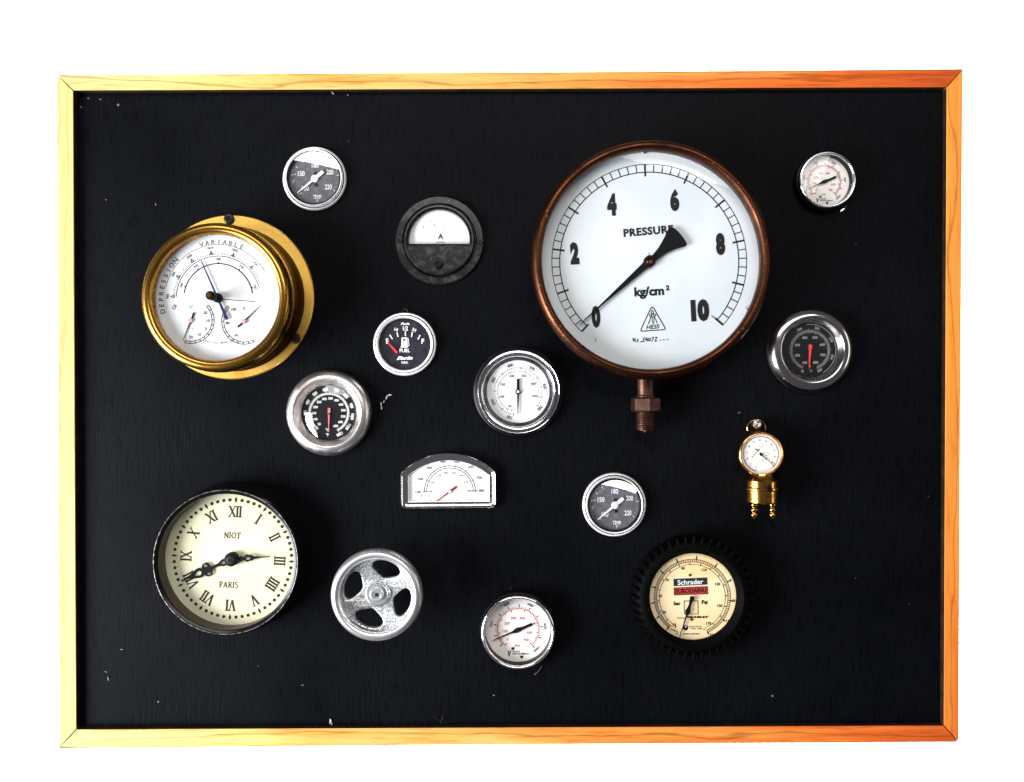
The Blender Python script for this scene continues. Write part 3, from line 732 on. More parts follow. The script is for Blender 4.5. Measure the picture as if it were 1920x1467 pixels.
# ------------------------------------------------------------------ grill thermometer with satin bezel (black dial, left)
g = Gauge("grill_thermometer", "dull steel grill thermometer with pink needle and wide rounded rim below the barometer", "thermometer", 615.5, 774.8, 6)
z = lambda x, y: ((x - 790) / 8.15, -(y - 775) / 8.15)
g.lathe("bezel", [(76, 0), (79.5, 1.5), (80, 3.5), (78.5, 6.2), (75, 8.6), (70, 10.3), (65, 11.0), (62.5, 10.8), (61.2, 9.8)], "satin_steel", angle=70)
g.lathe("inner_bevel", [(61.2, 9.8), (56, 6.4), (52.0, 4.6), (51.4, 3.4)], "satin_steel", angle=70)
d = g.dial(52.5, 3.6, "dial_black")
w = g.ink(3.75, gain=1, fat=-.004)
for i in range(12):
    a = -144 + 27 * i; r_ = math.radians(a)
    w.text(str(100 * (i + 1)), 44.6 * math.sin(r_), 44.6 * math.cos(r_), 5.6, rot=a if abs(a) < 100 else a, bold=.02, xs=.85)
for i in range(13):
    a = -139 + 24.25 * i; r_ = math.radians(a)
    w.text(str(50 * (i + 1)), 27.6 * math.sin(r_), 27.6 * math.cos(r_), 4.6, bold=.02, xs=.95)
w.arc(34.2, 34.9, -146, 154); w.arc(35.7, 36.5, -146, 154)
for j in range(111): w.tick(-144 + 2.7 * j, 36.5, 40.6 if j % 10 == 0 else 38.8, .6)
w.text("°C", *z(768, 1032), 5.4, rot=8, bold=.02); w.text("°F", *z(766, 1108), 5.4, rot=8, bold=.02)
g.put("printed_scale", w, "ink_white", d)
g.needle(181.5, 31, 10.5, .8, 3.4, 4.6, 4.6, "needle_pink", off=z(796, 785))
g.hub(2.6, 4.0, 5.6, "screw_steel", off=z(793, 790))
g.glass(51.8, 6.4, 4.2, "glass_mid", tilt=(-1.5, -5.5))

# ------------------------------------------------------------------ chrome thermometer with white dial (centre)
g = Gauge("oven_thermometer", "round chrome thermometer with white dial and black needle, touching the big pressure gauge's lower left", "thermometer", 971.5, 734.6, 8)
z = lambda x, y: ((x - 740) / 7.93, -(y - 750) / 7.93)
g.lathe("body", [(80, 0), (83.5, 1.0), (83.5, 4), (80.5, 6)], "dark_steel")
g.lathe("bezel", [(80.5, 5.0), (80, 7.0), (77.8, 8.6), (75.5, 8.2), (74.0, 6.2), (72.2, 6.0)], "chrome", angle=60)
g.lathe("inner_ring", [(72.2, 5.6), (70.8, 8.6), (68.6, 10.2), (66.6, 9.6), (65.6, 8.0)], "chrome", angle=60)
g.lathe("groove", [(74.2, 6.6), (73.0, 5.6), (71.8, 6.4)], "black_plastic")  # black colour stands in for the dark reflection between the chrome rings
g.lathe("inner_wall", [(65.6, 8.0), (63.4, 6.0), (60.2, 5.0), (58.4, 3.4)], "dark_mirror", angle=50)
d = g.dial(60.5, 3.6, "dial_bright")
w = g.ink(3.75); f = g.ink(3.75)
for i in range(7):
    a = -161 + 48 * i; r_ = math.radians(a)
    w.text(str(100 * (i + 1)), 51 * math.sin(r_), 51 * math.cos(r_), 6.4, rot=a, bold=.004, xs=.9)
    w.disc(44.5 * math.sin(r_), 44.5 * math.cos(r_), 1.15)
    if i < 6: w.tick(a + 24, 41.8, 46.8, .9)
for j in range(61):
    a = -161 + 4.8 * j
    if j % 10 and j % 10 != 5: w.tick(a, 43.4, 46, .6)
for i in range(7):
    a = -150 + 42.5 * i; r_ = math.radians(a)
    f.text(str(50 * (i + 1)), 31.5 * math.sin(r_), 31.5 * math.cos(r_), 4.8, rot=0, bold=.002)
    f.tick(a, 36.6, 40.4, .8)
for j in range(61): f.tick(-150 + 4.25 * j, 37.4, 39.4, .5)
f.text("°F", *z(668, 1092), 4.0, rot=25); f.text("°C", *z(640, 1025), 3.6, rot=25)
g.put("printed_numerals", w, "ink_black", d); g.put("printed_scale", f, "ink_soft", d)
g.needle(180.5, 42.5, 24, .9, 4.4, 5.2, 4.6, "needle_black")
g.hub(5.2, 4.2, 5.6, "needle_black"); g.lathe("hub_pin", [(2.5, 5.6), (2.3, 6.1), (0, 6.2)], "needle_white", seg=20)
g.glass(60.4, 5.8, .5)

# ------------------------------------------------------------------ arched oven thermometer
g = Gauge("arched_thermometer", "arch-topped chrome oven thermometer with white dial and dark red needle", "thermometer", 840.5, 905, 6)
z = lambda x, y: ((x - 964.5) / 9.143, -(y - 594.3) / 9.143)
def arch_outline():
    R = 131.9; cyy = 55.4 - R; base = []
    top = []
    a0 = math.asin(90 / R)
    for i in range(33): t = a0 - 2 * a0 * i / 32; top.append((R * math.sin(t), cyy + R * math.cos(t)))
    corners = [((-90, -50), 13, (0, 1), (1, 0)), ((90, -50), 13, (-1, 0), (0, 1))]
    pts = []
    def fil(c, t, d1, d2):
        p0 = (c[0] + d1[0] * t, c[1] + d1[1] * t); p2 = (c[0] + d2[0] * t, c[1] + d2[1] * t)
        return [((1 - s) ** 2 * p0[0] + 2 * s * (1 - s) * c[0] + s * s * p2[0], (1 - s) ** 2 * p0[1] + 2 * s * (1 - s) * c[1] + s * s * p2[1]) for s in [i / 9 for i in range(10)]]
    for c, t, d1, d2 in corners: pts += fil(c, t, d1, d2)
    s0 = top[0]; d2 = (Vector(top[3]) - Vector(s0)).normalized()
    pts += fil(s0, 8, (0, -1), tuple(d2)); mid = [p for p in top if abs(p[0]) < 82]; pts += mid
    s1 = top[-1]; d1 = (Vector(top[-4]) - Vector(s1)).normalized()
    pts += fil(s1, 8, tuple(d1), (0, -1))
    r_ = math.radians(.5)
    return [(x * math.cos(r_) - y * math.sin(r_), x * math.sin(r_) + y * math.cos(r_)) for x, y in pts]
ao = arch_outline(); k = g.k(6); aol = [(x * k, y * k) for x, y in ao]
mb = MB(); px_ = k
mb.sweep(aol, [(1.5 * px_, 0), (0, .0012), (0, .0042), (.9 * px_, .0058), (2.4 * px_, .0063), (3.2 * px_, .0061), (3.8 * px_, .0057), (11.8 * px_, .0043), (12.6 * px_, .0044), (13.8 * px_, .0043), (14.8 * px_, .0038), (15.2 * px_, .0018)])
link("bezel", mb, "chrome", g.o, angle=45)
mb = MB(); mb.prism(inset(aol, 14.4 * px_), .0010, .0019); d = link("dial", mb, "dial_bright", g.o, smooth=False)
w = g.ink(2.02); f = g.ink(2.02)
c0 = z(985, 755)
for i, s in enumerate(("100", "200", "300", "400", "500", "600", "700", "800")):
    x, y = ((445, 765), (480, 543), (630, 350), (865, 245), (1105, 245), (1345, 335), (1490, 522), (1530, 742))[i]
    (w if i > 2 else f).text(s, *z(x, y), 4.9, w=10.5, bold=.004)
    a = -90 + 180 / 7 * i; w.tick(a, 46, 50.5, .65, *c0)
for s, x, y in (("38", 655, 758), ("94", 690, 608), ("150", 800, 487), ("206", 912, 438), ("262", 1057, 438), ("318", 1170, 485), ("374", 1265, 598), ("428", 1308, 745)):
    f.text(s, *z(x, y), 3.4, w=len(s) * 2.6)
w.arc(47.2, 47.9, -90, 90, *c0); w.arc(43.4, 44.1, -90, 90, *c0)
w.line(*z(515, 765), *z(610, 763), .6); w.line(*z(1350, 745), *z(1465, 743), .6)
for j in range(36): w.tick(-90 + 180 / 35 * j, 47.5, 49, .45, *c0)
for j in range(15): w.tick(-90 + 180 / 14 * j, 41.5, 44, .5, *c0)
f.text("F", *z(500, 835), 4.6); f.text("C", *z(645, 840), 4.6)
g.put("printed_scale", w, "ink_soft", d); g.put("printed_lettering", f, "ink_soft", d)
a = math.degrees(math.atan2(730 - 985, -(940 - 755))) % 360
g.needle(a, 34.0, 15.2, 1.1, 3.0, 4.4, 2.3, "needle_dark_red", off=c0)
g.hub(4.0, 2.1, 3.0, "needle_dark_red", off=c0); g.lathe("hub_pin", [(3.0, 3.0), (2.8, 3.3), (0, 3.35)], "needle_white", seg=20, off=c0)
gm = MB(); gm.prism(inset(aol, 10.2 * px_), .0036, .0040); link("glass", gm, "glass", g.o, smooth=False)

# ------------------------------------------------------------------ wall clock
g = Gauge("wall_clock", "black rimmed clock with cream dial, Roman numerals and ornate black hands", "clock", 423, 1054.5, 24)
g.lathe("case", [(140, 0), (140, 14), (139.5, 20), (137.5, 23.0), (136.0, 24.2)], "black_enamel", angle=50)
g.lathe("rim_bead", [(136.2, 24.0), (135.6, 24.5), (134.8, 24.5), (134.2, 24.1)], "worn_edge", angle=60)
g.lathe("inner_rim", [(134.2, 24.1), (131, 23.0), (127.6, 22.4)], "black_enamel", angle=40)
g.lathe("inner_wall", [(127.6, 22.4), (127.0, 21.6), (126.4, 20.6), (125.0, 12.0), (124.6, 8.4)], "olive_wall", angle=50)
d = g.lathe("dial", [(0, 9), (128, 9), (128, 8)], "dial_cream")
w = g.ink(9.15, (2.0, 0)); f = g.ink(9.15, (2.0, 0)); R0 = 3.0
for i, s in enumerate(("XII", "I", "II", "III", "IIII", "V", "VI", "VII", "VIII", "IX", "X", "XI")):
    a = R0 + 30 * i; r_ = math.radians(a)
    w.serif(s, 88 * math.sin(r_), 88 * math.cos(r_), 20.5, rot=a, wt=.17, th=.09, gap=-.02)
for i in range(60):
    a = R0 + 6 * i; r_ = math.radians(a); x, y = 110 * math.sin(r_), 110 * math.cos(r_)
    if i % 5:
        f.disc(x, y, 3.1, 14)
    else:
        s_, c_ = math.sin(r_), math.cos(r_)
        f.poly([(x + 6.2 * s_, y + 6.2 * c_), (x + 2.5 * c_, y - 2.5 * s_), (x - 6.2 * s_, y - 6.2 * c_), (x - 2.5 * c_, y + 2.5 * s_)])
w.serif("NIOT", -1, 43.5, 10.8, rot=2, wt=.17, th=.08); w.serif("PARIS", -8, -49, 10.8, rot=2, wt=.17, th=.08)
g.put("printed_numerals", w, "ink_brown", d); g.put("printed_minute_dots", f, "ink_brown", d)
def hand(name, a, shapes, h):
    """shapes: outline loops (outer, holes) along +y"""
    a = math.radians(a); s_, c_ = math.sin(a), math.cos(a); k = g.k(h)
    sp = [[((x * c_ + y * s_ + 2) * k, (-x * s_ + y * c_) * k) for x, y in pts] for pts in shapes]
    v, f_ = fill2d(sp, .0003, .00012, 1); mb = MB(); mb.add([(x, y, q + h * .001) for x, y, q in v], f_)
    return link(name, mb, "needle_black", g.o, angle=30)
def circ(x, y, r, n=18, ry=None): return [(x + r * math.cos(2 * PI * i / n), y + (ry or r) * math.sin(2 * PI * i / n)) for i in range(n)]
def mirror(half): return half + [(-x, y) for x, y in reversed(half)]
minute = mirror([(2.2, 8), (2.6, 11), (6.4, 15), (6.6, 19), (3.6, 25), (2.2, 31), (2.0, 38), (2.6, 42), (6, 42.5), (10.5, 44.5), (13.2, 48.5), (13.2, 53), (10.6, 56.8), (6.6, 58.4), (4.6, 60.5), (8.4, 62.5), (9.2, 67), (8.2, 72), (5.4, 79), (2.8, 87), (1.4, 96), (.5, 104)])
hand("minute_hand", 247.0, [minute, circ(7.6, 50.6, 3.7), circ(-7.6, 50.6, 3.7), mirror([(.4, 14), (3.6, 17), (3.2, 19.5), (.5, 25)]), mirror([(.4, 62.5), (4.4, 65), (5, 68), (3.6, 74), (.5, 80)])], 10.6)
hour = mirror([(2.6, 8), (3.6, 12), (3.2, 16), (5.6, 18), (2.4, 21), (3, 24), (6.2, 27.5), (6.6, 31), (4.8, 34.5), (5.6, 37), (3.0, 41), (1.8, 44), (1.0, 56), (.5, 72)])
hand("hour_hand", 86.0, [hour, mirror([(.4, 25.5), (3.4, 28.5), (3.6, 31.5), (.4, 36)])], 12.0)
g.hub(13, 9.2, 14.2, "needle_black", "hand_hub", off=(2, 0)); g.screw(2, 0, 8.2, 14.2, "screw_black", dome=1.4)
g.glass(127.2, 20.6, 0.0)

# ------------------------------------------------------------------ cast hand wheel
g = Gauge("hand_wheel", "grey cast metal four-spoke valve hand wheel", "hand wheel", 704.5, 1118.6, 40)
k = g.k(38)
ring_ = [(76.5 + 9.9 * math.cos(t), 34 + 6.6 * math.sin(t)) for t in [2 * PI * i / 20 for i in range(20)]]
g.lathe("rim", ring_, "machined_alu", closed=True, angle=80)
holes = []
for q in range(4):
    c_ = 19 + 90 * q; pts = []
    for t, r in [(-29, 62), (-21, 66), (-10, 67.5), (0, 68), (10, 67.5), (21, 66), (29, 62), (33, 55), (32, 47), (26, 39), (16, 32), (5, 28.5), (-5, 28.5), (-16, 32), (-26, 39), (-32, 47), (-33, 55)]:
        a = math.radians(c_ + t); pts.append((r * k * math.sin(a), r * k * math.cos(a)))
    sm = []
    for i in range(len(pts)):     # two rounds of corner cutting
        a, b = Vector(pts[i]), Vector(pts[(i + 1) % len(pts)]); sm += [tuple(a * .75 + b * .25), tuple(a * .25 + b * .75)]
    holes.append(sm)
v, f_ = fill2d([[(71 * k * math.cos(2 * PI * i / 96), 71 * k * math.sin(2 * PI * i / 96)) for i in range(96)]] + holes, .0016, .0012, 3)
mb = MB()
for x, y, q in v:
    r = math.hypot(x, y) / k; mb.v.append((x, y, q + .0300 - .003 * max(0, min(1, (70 - r) / 45))))
mb.f = f_
link("spokes", mb, "cast_alu", g.o, angle=50)
g.lathe("hub", [(25, 18), (25, 29), (23.6, 31.5), (21, 32.2), (20.6, 31.2)], "cast_alu", angle=50)
g.lathe("hub_groove", [(21.2, 31.2), (20.4, 30.6), (19.8, 31.2)], "dark_steel")
g.lathe("nut_groove", [(14.8, 33.0), (14.0, 32.2), (13.4, 33.0)], "dark_steel")
g.lathe("washer", [(20.0, 31), (20.2, 33.0), (19.2, 33.6), (15.0, 33.6), (14.6, 32.8), (13.6, 32.8)], "machined_alu", seg=64)
n_ = g.lathe("nut", [(13.6, 32.5), (13.4, 35.0), (12.2, 35.8), (8.6, 35.9), (8.0, 35.2), (0, 35.2)], "machined_alu", seg=48)
mb = MB(); s_ = 3.4 * g.k(35.4); mb.prism([(-s_, -s_), (s_, -s_), (s_, s_), (-s_, s_)], .03522, .03530); link("square_socket", mb, "ink_black", n_, smooth=False)
g.lathe("shaft", [(10, 0), (10, 20)], "dark_steel", seg=32)

# ------------------------------------------------------------------ two glycerine pressure gauges
def psi_gauge(px, py, S, label):
    g = Gauge("pressure_gauge", label, "gauge", px, py, 14 * S, "chrome pressure gauges with red and black scales")
    z = lambda x, y: ((x - 660) / 7.928 * S, -(y - 740) / 7.928 * S)
    q = lambda pr: [(r * S, h * S) for r, h in pr]
    g.lathe("case", q([(73, 0), (73, 6), (71, 8), (67, 8.5)]), "black_plastic")
    g.lathe("bezel", q([(67, 6), (70, 8.5), (70.6, 11), (69.6, 13.6), (67.4, 15.0), (65, 15.2), (63.2, 14.2), (62.6, 12.6)]), "chrome", angle=70)
    g.lathe("inner_wall", q([(62.6, 12.6), (61.6, 9), (60.9, 3)]), "black_plastic")
    d = g.dial(62.5 * S, 4 * S, "dial_paper")
    w = g.ink(4 * S + .12); r = g.ink(4 * S + .12); 
    for i in range(11):
        a = -133.5 + 27.2 * i; w.tick(a, 40.5 * S, 46.5 * S, 1.8 * S)
    for j in range(51): w.tick(-133.5 + 5.44 * j, 40.2 * S, 42.6 * S, .6 * S)
    for i in range(8):
        a = -141 + 40 * i; r.tick(a, 33.5 * S, 38.8 * S, 1.1 * S)
        if i < 7: r.tick(a + 20, 35 * S, 38.8 * S, .8 * S)
    for j in range(57): r.tick(-141 + 5 * j, 37 * S, 38.8 * S, .5 * S)
    r.arc(38.6 * S, 39.3 * S, -141, 139.5)
    for s, x, y in (("0", 505, 890), ("100", 470, 770), ("200", 497, 655), ("300", 590, 575), ("400", 722, 575), ("600", 832, 790), ("700", 780, 900)):
        r.text(s, *z(x, y), 5.2 * S, w=3.4 * len(s) * S)
    for s, a, ik in (("2000", -79, w), ("4000", -25, w), ("6000", 27, w), ("8000", 84, w), ("10000", 137, w)):
        ik.text(s, 51 * S * math.sin(math.radians(a)), 51 * S * math.cos(math.radians(a)), 5.0 * S, rot=a, w=2.9 * len(s) * S)
    w.text("V", *z(533, 1100), 11 * S, w=7.5 * S, bold=.03, shear=.15)
    f2 = g.ink(4 * S + .14)
    f2.text("ALLEY", *z(635, 1072), 3.0 * S, w=15 * S, bold=.01); f2.text("INSTRUMENT", *z(700, 1106), 3.0 * S, w=31 * S, bold=.01)
    f2.text("PSI", *z(650, 985), 3.4 * S, w=8 * S)
    g.put("printed_scale", w, "ink_black", d); g.put("printed_red_scale", r, "ink_red", d); g.put("printed_maker_name", f2, "ink_black", d)
    for x, y in ((583, 1027), (712, 1150)):
        X, Y = z(x, y); g.lathe("dial_screw", [(2.6 * S, 4 * S + .1), (2.4 * S, 4 * S + .7), (0, 4 * S + .8)], "needle_black", d, seg=16, off=(X, Y))
    a = math.degrees(math.atan2(-375, -155)) % 360
    t = math.radians(a); s_, c_ = math.sin(t), math.cos(t)
    pts = [(.5, 51), (-.5, 51), (-1.6, 12), (-4.6, 3), (-4.2, -3), (-2.2, -8), (-2.7, -28.5), (-.5, -28.5), (-.4, -35.5), (.4, -35.5), (.5, -28.5), (2.7, -28.5), (2.2, -8), (4.2, -3), (4.6, 3), (1.6, 12)]
    g.plate("needle", [((x * c_ + y * s_) * S, (-x * s_ + y * c_) * S) for x, y in pts], 6 * S, 6 * S + .5, "needle_black")
    g.hub(3.4 * S, 5 * S, 7.2 * S, "screw_black")
    g.glass(62.2 * S, 11.4 * S, .4 * S)
    kk = g.k(3); mb = MB(); mb.lathe([(2.6 * S, -8 * S), (2.6 * S, 0), (1.6 * S, 1.0 * S), (0, 1.2 * S)], 20)
    mb.v = [(x * kk, (-72.0 * S - p_ * 1.0) * kk, .003 * S + y * kk) for x, y, p_ in mb.v]
    link("vent_plug", mb, "gold", g.o)
psi_gauge(971.5, 1186.5, 1.0, "chrome pressure gauge with red and black scales to the right of the hand wheel")
psi_gauge(1552, 337, .764, "small chrome rimmed pressure gauge with red and black scales in the upper right corner")
def pin(px, py, px2, py2, label):
    o = bpy.data.objects.new("wire_pin", None); COL.objects.link(o)
    a, b = W2(px, py), W2(px2, py2); o.location = (a[0], 0, a[1])
    mb = MB(); dx, dz = b[0] - a[0], b[1] - a[1]
    mb.tube([(0, .0004, 0), (0, -.0012, 0), (dx * .35, -.0016, dz * .30), (dx * .62, -.0015, dz * .55), (dx, -.0006, dz)], [.0006, .0007, .0007, .0006, .0003], 8)
    link("shank", mb, "chrome", o)
    tag(o, label, "pin", "bent silver pins beside the chrome pressure gauges")
pin(1002, 1264, 1016, 1249, "tiny bent silver pin below the chrome gauge beside the hand wheel")
pin(1575.5, 397, 1587, 386, "tiny bent silver pin below the small chrome gauge in the upper right corner")

# ------------------------------------------------------------------ large copper pressure gauge
g = Gauge("large_pressure_gauge", "very large copper rimmed pressure gauge with white dial and black fan-tailed needle at 0", "gauge", 1221.5, 487, 36)
z = lambda x, y: ((x - 605) / 2.573, -(y - 622) / 2.573)
g.lathe("case", [(203, 0), (204, 4), (206, 30), (209, 31)], "copper_dull")
tor = [(206, 24)] + [(214.8 - 10.2 * math.cos(t), 33 + 7.2 * math.sin(t)) for t in [PI * (-.05 + 1.25 * i / 18) for i in range(19)]] + [(213, 28)]
g.lathe("bezel", tor, "copper", seg=160, angle=70)
d = g.lathe("dial", [(0, 25), (208, 25), (208, 24)], "dial_pearl", seg=160)
w = g.ink(25.15)
A0 = -135.9; ST = 26.65
w.arc(181.8, 183.2, A0, A0 + 10 * ST, seg=180); w.arc(167.2, 168.4, A0, A0 + 10 * ST, seg=180)
for i in range(11): w.tick(A0 + ST * i, 160 if i not in (0, 10) else 163, 182.5, 3.4 if i < 10 else 4.0)
for j in range(51):
    if j % 5: w.tick(A0 + ST / 5 * j, 168, 182, 1.1)
for s, x, y, wd in (("0", 348, 888, 16), ("2", 245, 582, 16), ("4", 424, 347, 17), ("6", 727, 325, 16.5), ("8", 948, 537, 16.5), ("10", 850, 857, 33)):
    w.text(s, *z(x, y), 42, w=wd * 1.05, rot=-3, bold=.065)
w.text("PRESSURE", *z(601, 474), 15.5, w=94, rot=-5, bold=.026, spacing=1.1)
w.text("kg/cm", *z(605, 771), 23, w=56, rot=-3, bold=.030); w.text("2", *z(694, 748), 10, w=6.8, bold=.05)
def z2(x, y): return z((x / 16.3 + 1190 - 980) * 2.573, (y / 16.3 + 570 - 250) * 2.573)
tri = [(500, 118), (548, 150), (890, 745), (898, 780), (860, 802), (190, 850), (155, 835), (160, 790), (455, 150)]
w.stroke([z2(*p_) for p_ in tri], 1.9, closed=True)
w.text("HESS", *z2(520, 715), 8.2, w=25.5, rot=-4, bold=.01, shear=.22)
for pl, wd in (([(470, 385), (380, 635)], 1.8), ([(560, 390), (660, 615)], 1.6), ([(492, 380), (505, 590), (530, 615), (555, 590), (548, 380)], 1.4),
               ([(500, 190), (480, 235), (520, 235)], 1.4), ([(487, 380), (425, 390), (410, 360), (430, 330), (485, 320), (545, 318), (600, 335), (615, 365), (590, 380), (545, 378)], 1.4), ([(500, 300), (485, 340), (480, 385)], 1.5), ([(505, 300), (530, 340), (545, 385)], 1.5)):
    w.stroke([z2(*p_) for p_ in pl], wd)
w.ring(*z2(500, 268), 1.7, 3.0, 16)
for pl in ([(530, 1008), (526, 990)], [(526, 990), (538, 1008), (537, 990)], [(544, 1000), (551, 998), (549, 1008), (543, 1009)], [(560, 1009), (570, 1008)],
           [(574, 992), (582, 990), (577, 1000), (573, 1008), (584, 1007)], [(592, 988), (587, 1000), (597, 999)], [(594, 990), (597, 1007)], [(604, 990), (601, 998), (604, 1005), (609, 1003), (611, 994), (604, 990)],
           [(617, 988), (625, 987), (621, 1000), (615, 1007)], [(632, 988), (642, 987), (637, 996), (633, 1005), (643, 1004)], [(655, 1001), (662, 1001)], [(670, 999), (680, 999)], [(690, 997), (698, 997)]):
    w.stroke([z(*p_) for p_ in pl], 1.0)
w.line(*z(345, 992), *z(348, 1008), .8); w.line(*z(603, 580), *z(606, 600), 1.3); w.line(*z(905, 882), *z(925, 898), 1.0)
g.put("printed_scale", w, "ink_black", d)
fan = [(60.5, 61.5), (63, 58), (66, 50), (69, 42), (70, 37), (69.5, 33.5), (66, 31)]
z3 = lambda x, y: ((x - 632) / 9.78, -(y - 1195) / 9.78)
fan = [(985, 580), (1030, 565), (1075, 585), (1150, 650), (1230, 740), (1290, 830), (1312, 875), (1310, 905), (1280, 925), (1120, 970), (980, 1025), (880, 1080), (790, 1145), (735, 1205), (690, 1290), (640, 1240)]
pts = [z3(*p_) for p_ in fan] 
tipv = Vector(z(268, 926)); u = tipv.normalized(); q = Vector((-u.y, u.x))
sh1, sh2 = u * 6 - q * 6.6, u * 6 + q * 6.6
pts = [z3(*p_) for p_ in fan[:13]] + [tuple(u * 2 + q * 8.5), tuple(u * 14 + q * 6.2), tuple(u * 118 + q * 1.9), tuple(tipv + q * .8), tuple(tipv - q * .8), tuple(u * 118 - q * 1.9), tuple(u * 14 - q * 6.2), tuple(-q * 8.5 + u * 2), z3(680, 1090), z3(730, 1025), z3(790, 950), z3(850, 850), z3(905, 750), z3(945, 655)]
g.plate("needle", pts, 27.4, 28.2, "needle_black")
g.lathe("needle_hub", [(11, 25.2), (11, 28.8), (9.6, 29.6), (7.0, 29.8)], "needle_black", seg=40)
g.lathe("hub_pin", [(7.0, 29.4), (5.5, 30.1), (3.0, 29.6), (0, 29.5)], "copper", seg=32)
for x, y in ((582, 88), (1085, 850)): g.screw(*z(x, y), 6.3, 25.1, "screw_steel", parent=d, slot='', dome=1.4)
g.glass(205.5, 32, 0.0)
kk = g.k(14)
def down(name, prof, m, cx, h, parent=None, seg=40, y_top=0.0, smooth_angle=32):
    """turned part with its axis pointing down the board: prof (radius px, distance below the thing's origin in px)"""
    mb = MB(); k_ = g.k(h); mb.lathe([(r * k_, yy) for r, yy in prof], seg)
    mb.v = [(cx * k_ + x, -yy * k_, h * .001 - y) for x, y, yy in mb.v]
    return link(name, mb, m, parent or g.o, angle=smooth_angle)
ys = 7.4      # photo-pixel shift of the origin at the stem's height
st_ = down("stem", [(15.5, 205), (15.5, 246), (17.2, 248.5), (17.2, 252)], "copper_dull", -3.0, 15)
ns = 6
hexp = [(28.0 * math.cos(PI / 3 * i + .42), 28.0 * math.sin(PI / 3 * i + .42)) for i in range(6)]
mb = MB(); k_ = g.k(15)
rings = [(.9, 251), (1.0, 253.5), (1.0, 275), (.9, 278)]
for s, yy in rings: mb.v += [(-3.0 * k_ + x * s * k_, -yy * k_, .015 + y * s * k_) for x, y in hexp]
for r in range(3): mb.f += [(r * 6 + i, r * 6 + (i + 1) % 6, r * 6 + 6 + (i + 1) % 6, r * 6 + 6 + i) for i in range(6)]
mb.f += [tuple(range(6)), tuple(range(18, 24))]
link("hex_nut", mb, "copper_dull", g.o, angle=20)
th_ = [(16.6, 277)]
for i in range(9): y_ = 278 + i * 3.7; th_ += [(16.2, y_), (18.0, y_ + 1.2), (18.0, y_ + 1.9), (16.0, y_ + 3.4)]
th_ += [(15.5, 312.5), (4, 313), (3.6, 315.5), (0, 316)]
down("thread", th_, "copper_dull", -3.0, 15, smooth_angle=20)

# ------------------------------------------------------------------ black dial grill thermometer (right)
g = Gauge("grill_thermometer", "thermometer with shiny chrome bezel, black dial and bright red needle at the right", "thermometer", 1521.5, 656.5, 7)
z = lambda x, y: ((x - 800) / 8.627, -(y - 780) / 8.627)
g.lathe("flange", [(79, 0), (80.5, 1), (80.5, 3), (79, 4.5)], "dark_steel", angle=60)
g.lathe("bezel", [(79, 4.4), (76.5, 7.4), (72, 9.6), (67, 10.8), (62, 11.2), (58.6, 10.6), (57.4, 9.4)], "polished_steel", angle=70)
g.lathe("inner_bevel", [(57.4, 9.4), (53, 6.6), (50.8, 5.2), (50.2, 3.4)], "polished_steel", angle=60)
d = g.dial(51.5, 3.4, "dial_black")
w = g.ink(3.55, gain=1, fat=.004); f = g.ink(3.55, gain=1, fat=.006)
w.arc(36.3, 36.9, -158, 160); w.arc(34.4, 35.0, -158, 160); w.arc(48.2, 48.9, -8, 150)
for i in range(8):
    a = -157 + 44.6 * i; r_ = math.radians(a); f.text(str(100 * (i + 1)), 25.4 * math.sin(r_), 25.4 * math.cos(r_), 4.8, bold=.008)
for j in range(72): f.tick(-157 + 312.2 / 71 * j, 32.2 if j % 5 else 31, 34.5, .5)
for j in range(52): f.tick(-157 + 312.2 / 51 * j, 36.8, 39 if j % 5 else 40.5, .5)
for s, x, y, a in (("38", 680, 1125, -160), ("206", 630, 445, -27), ("262", 915, 425, 18), ("318", 1140, 610, 62), ("374", 1155, 890, 108), ("430", 960, 1105, 152)):
    f.text(s, *z(x, y), 4.6, rot=a if abs(a) < 90 else a, bold=.012)
f.text("°F", *z(803, 1045), 4.2); f.text("°C", *z(812, 1115), 4.2)
g.put("printed_scale", w, "ink_dim", d); g.put("printed_numerals", f, "ink_dim", d)
g.needle(183.5, 36, 8.5, .8, 4.4, 6.2, 4.4, "needle_red", off=z(796, 765))
g.hub(2.0, 4.0, 5.4, "screw_steel", off=z(778, 765))
g.glass(51.0, 5.4, .5)

# ------------------------------------------------------------------ small brass gauge with two hose barbs
g = Gauge("small_brass_gauge", "little polished brass gauge hanging from a ring, with two ribbed hose barbs below", "gauge", 1427, 852, 14)
g.lathe("case", [(36, 5), (39, 6), (41, 9), (41, 12)], "gold")
g.lathe("bezel", [(40.5, 11), (42.2, 12.2), (42.4, 14), (41, 15.6), (39.2, 15.9), (37.6, 15.0), (37.2, 13.4)], "rose_brass", angle=70)
d = g.dial(38.2, 13.2, "dial_paper")
w = g.ink(13.3); f = g.ink(13.3)
for j in range(48): f.tick(-165 + 6.6 * j, 31.5 if j % 4 else 29.8, 33.2, .55)
f.arc(33.0, 33.5, -165, 140)
for j in range(12): f.text(str(j * 5), 26.2 * math.sin(math.radians(-160 + 26 * j)), 26.2 * math.cos(math.radians(-160 + 26 * j)), 2.9, rot=-160 + 26 * j)
ch = "PAULHIT"
for i, c_ in enumerate(ch):
    t = (i - 3) / 3.0
    w.text(c_, -6.3 + 9.2 * t, 5.3 + 9.8 * t, 3.3, rot=-47, bold=.02)
for s, x, y, r_, h in (("L M", -10.5, 8.5, -47, 2.2), ("75", 15, .5, -47, 2.0), ("Hg", 11.6, 2.8, -47, 2.2), ("N 8", 3.2, -11, -47, 2.2), ("de", 10.6, -2.6, -47, 1.8), ("12", .6, -14.2, -47, 1.8)):
    f.text(s, x, y, h, rot=r_)
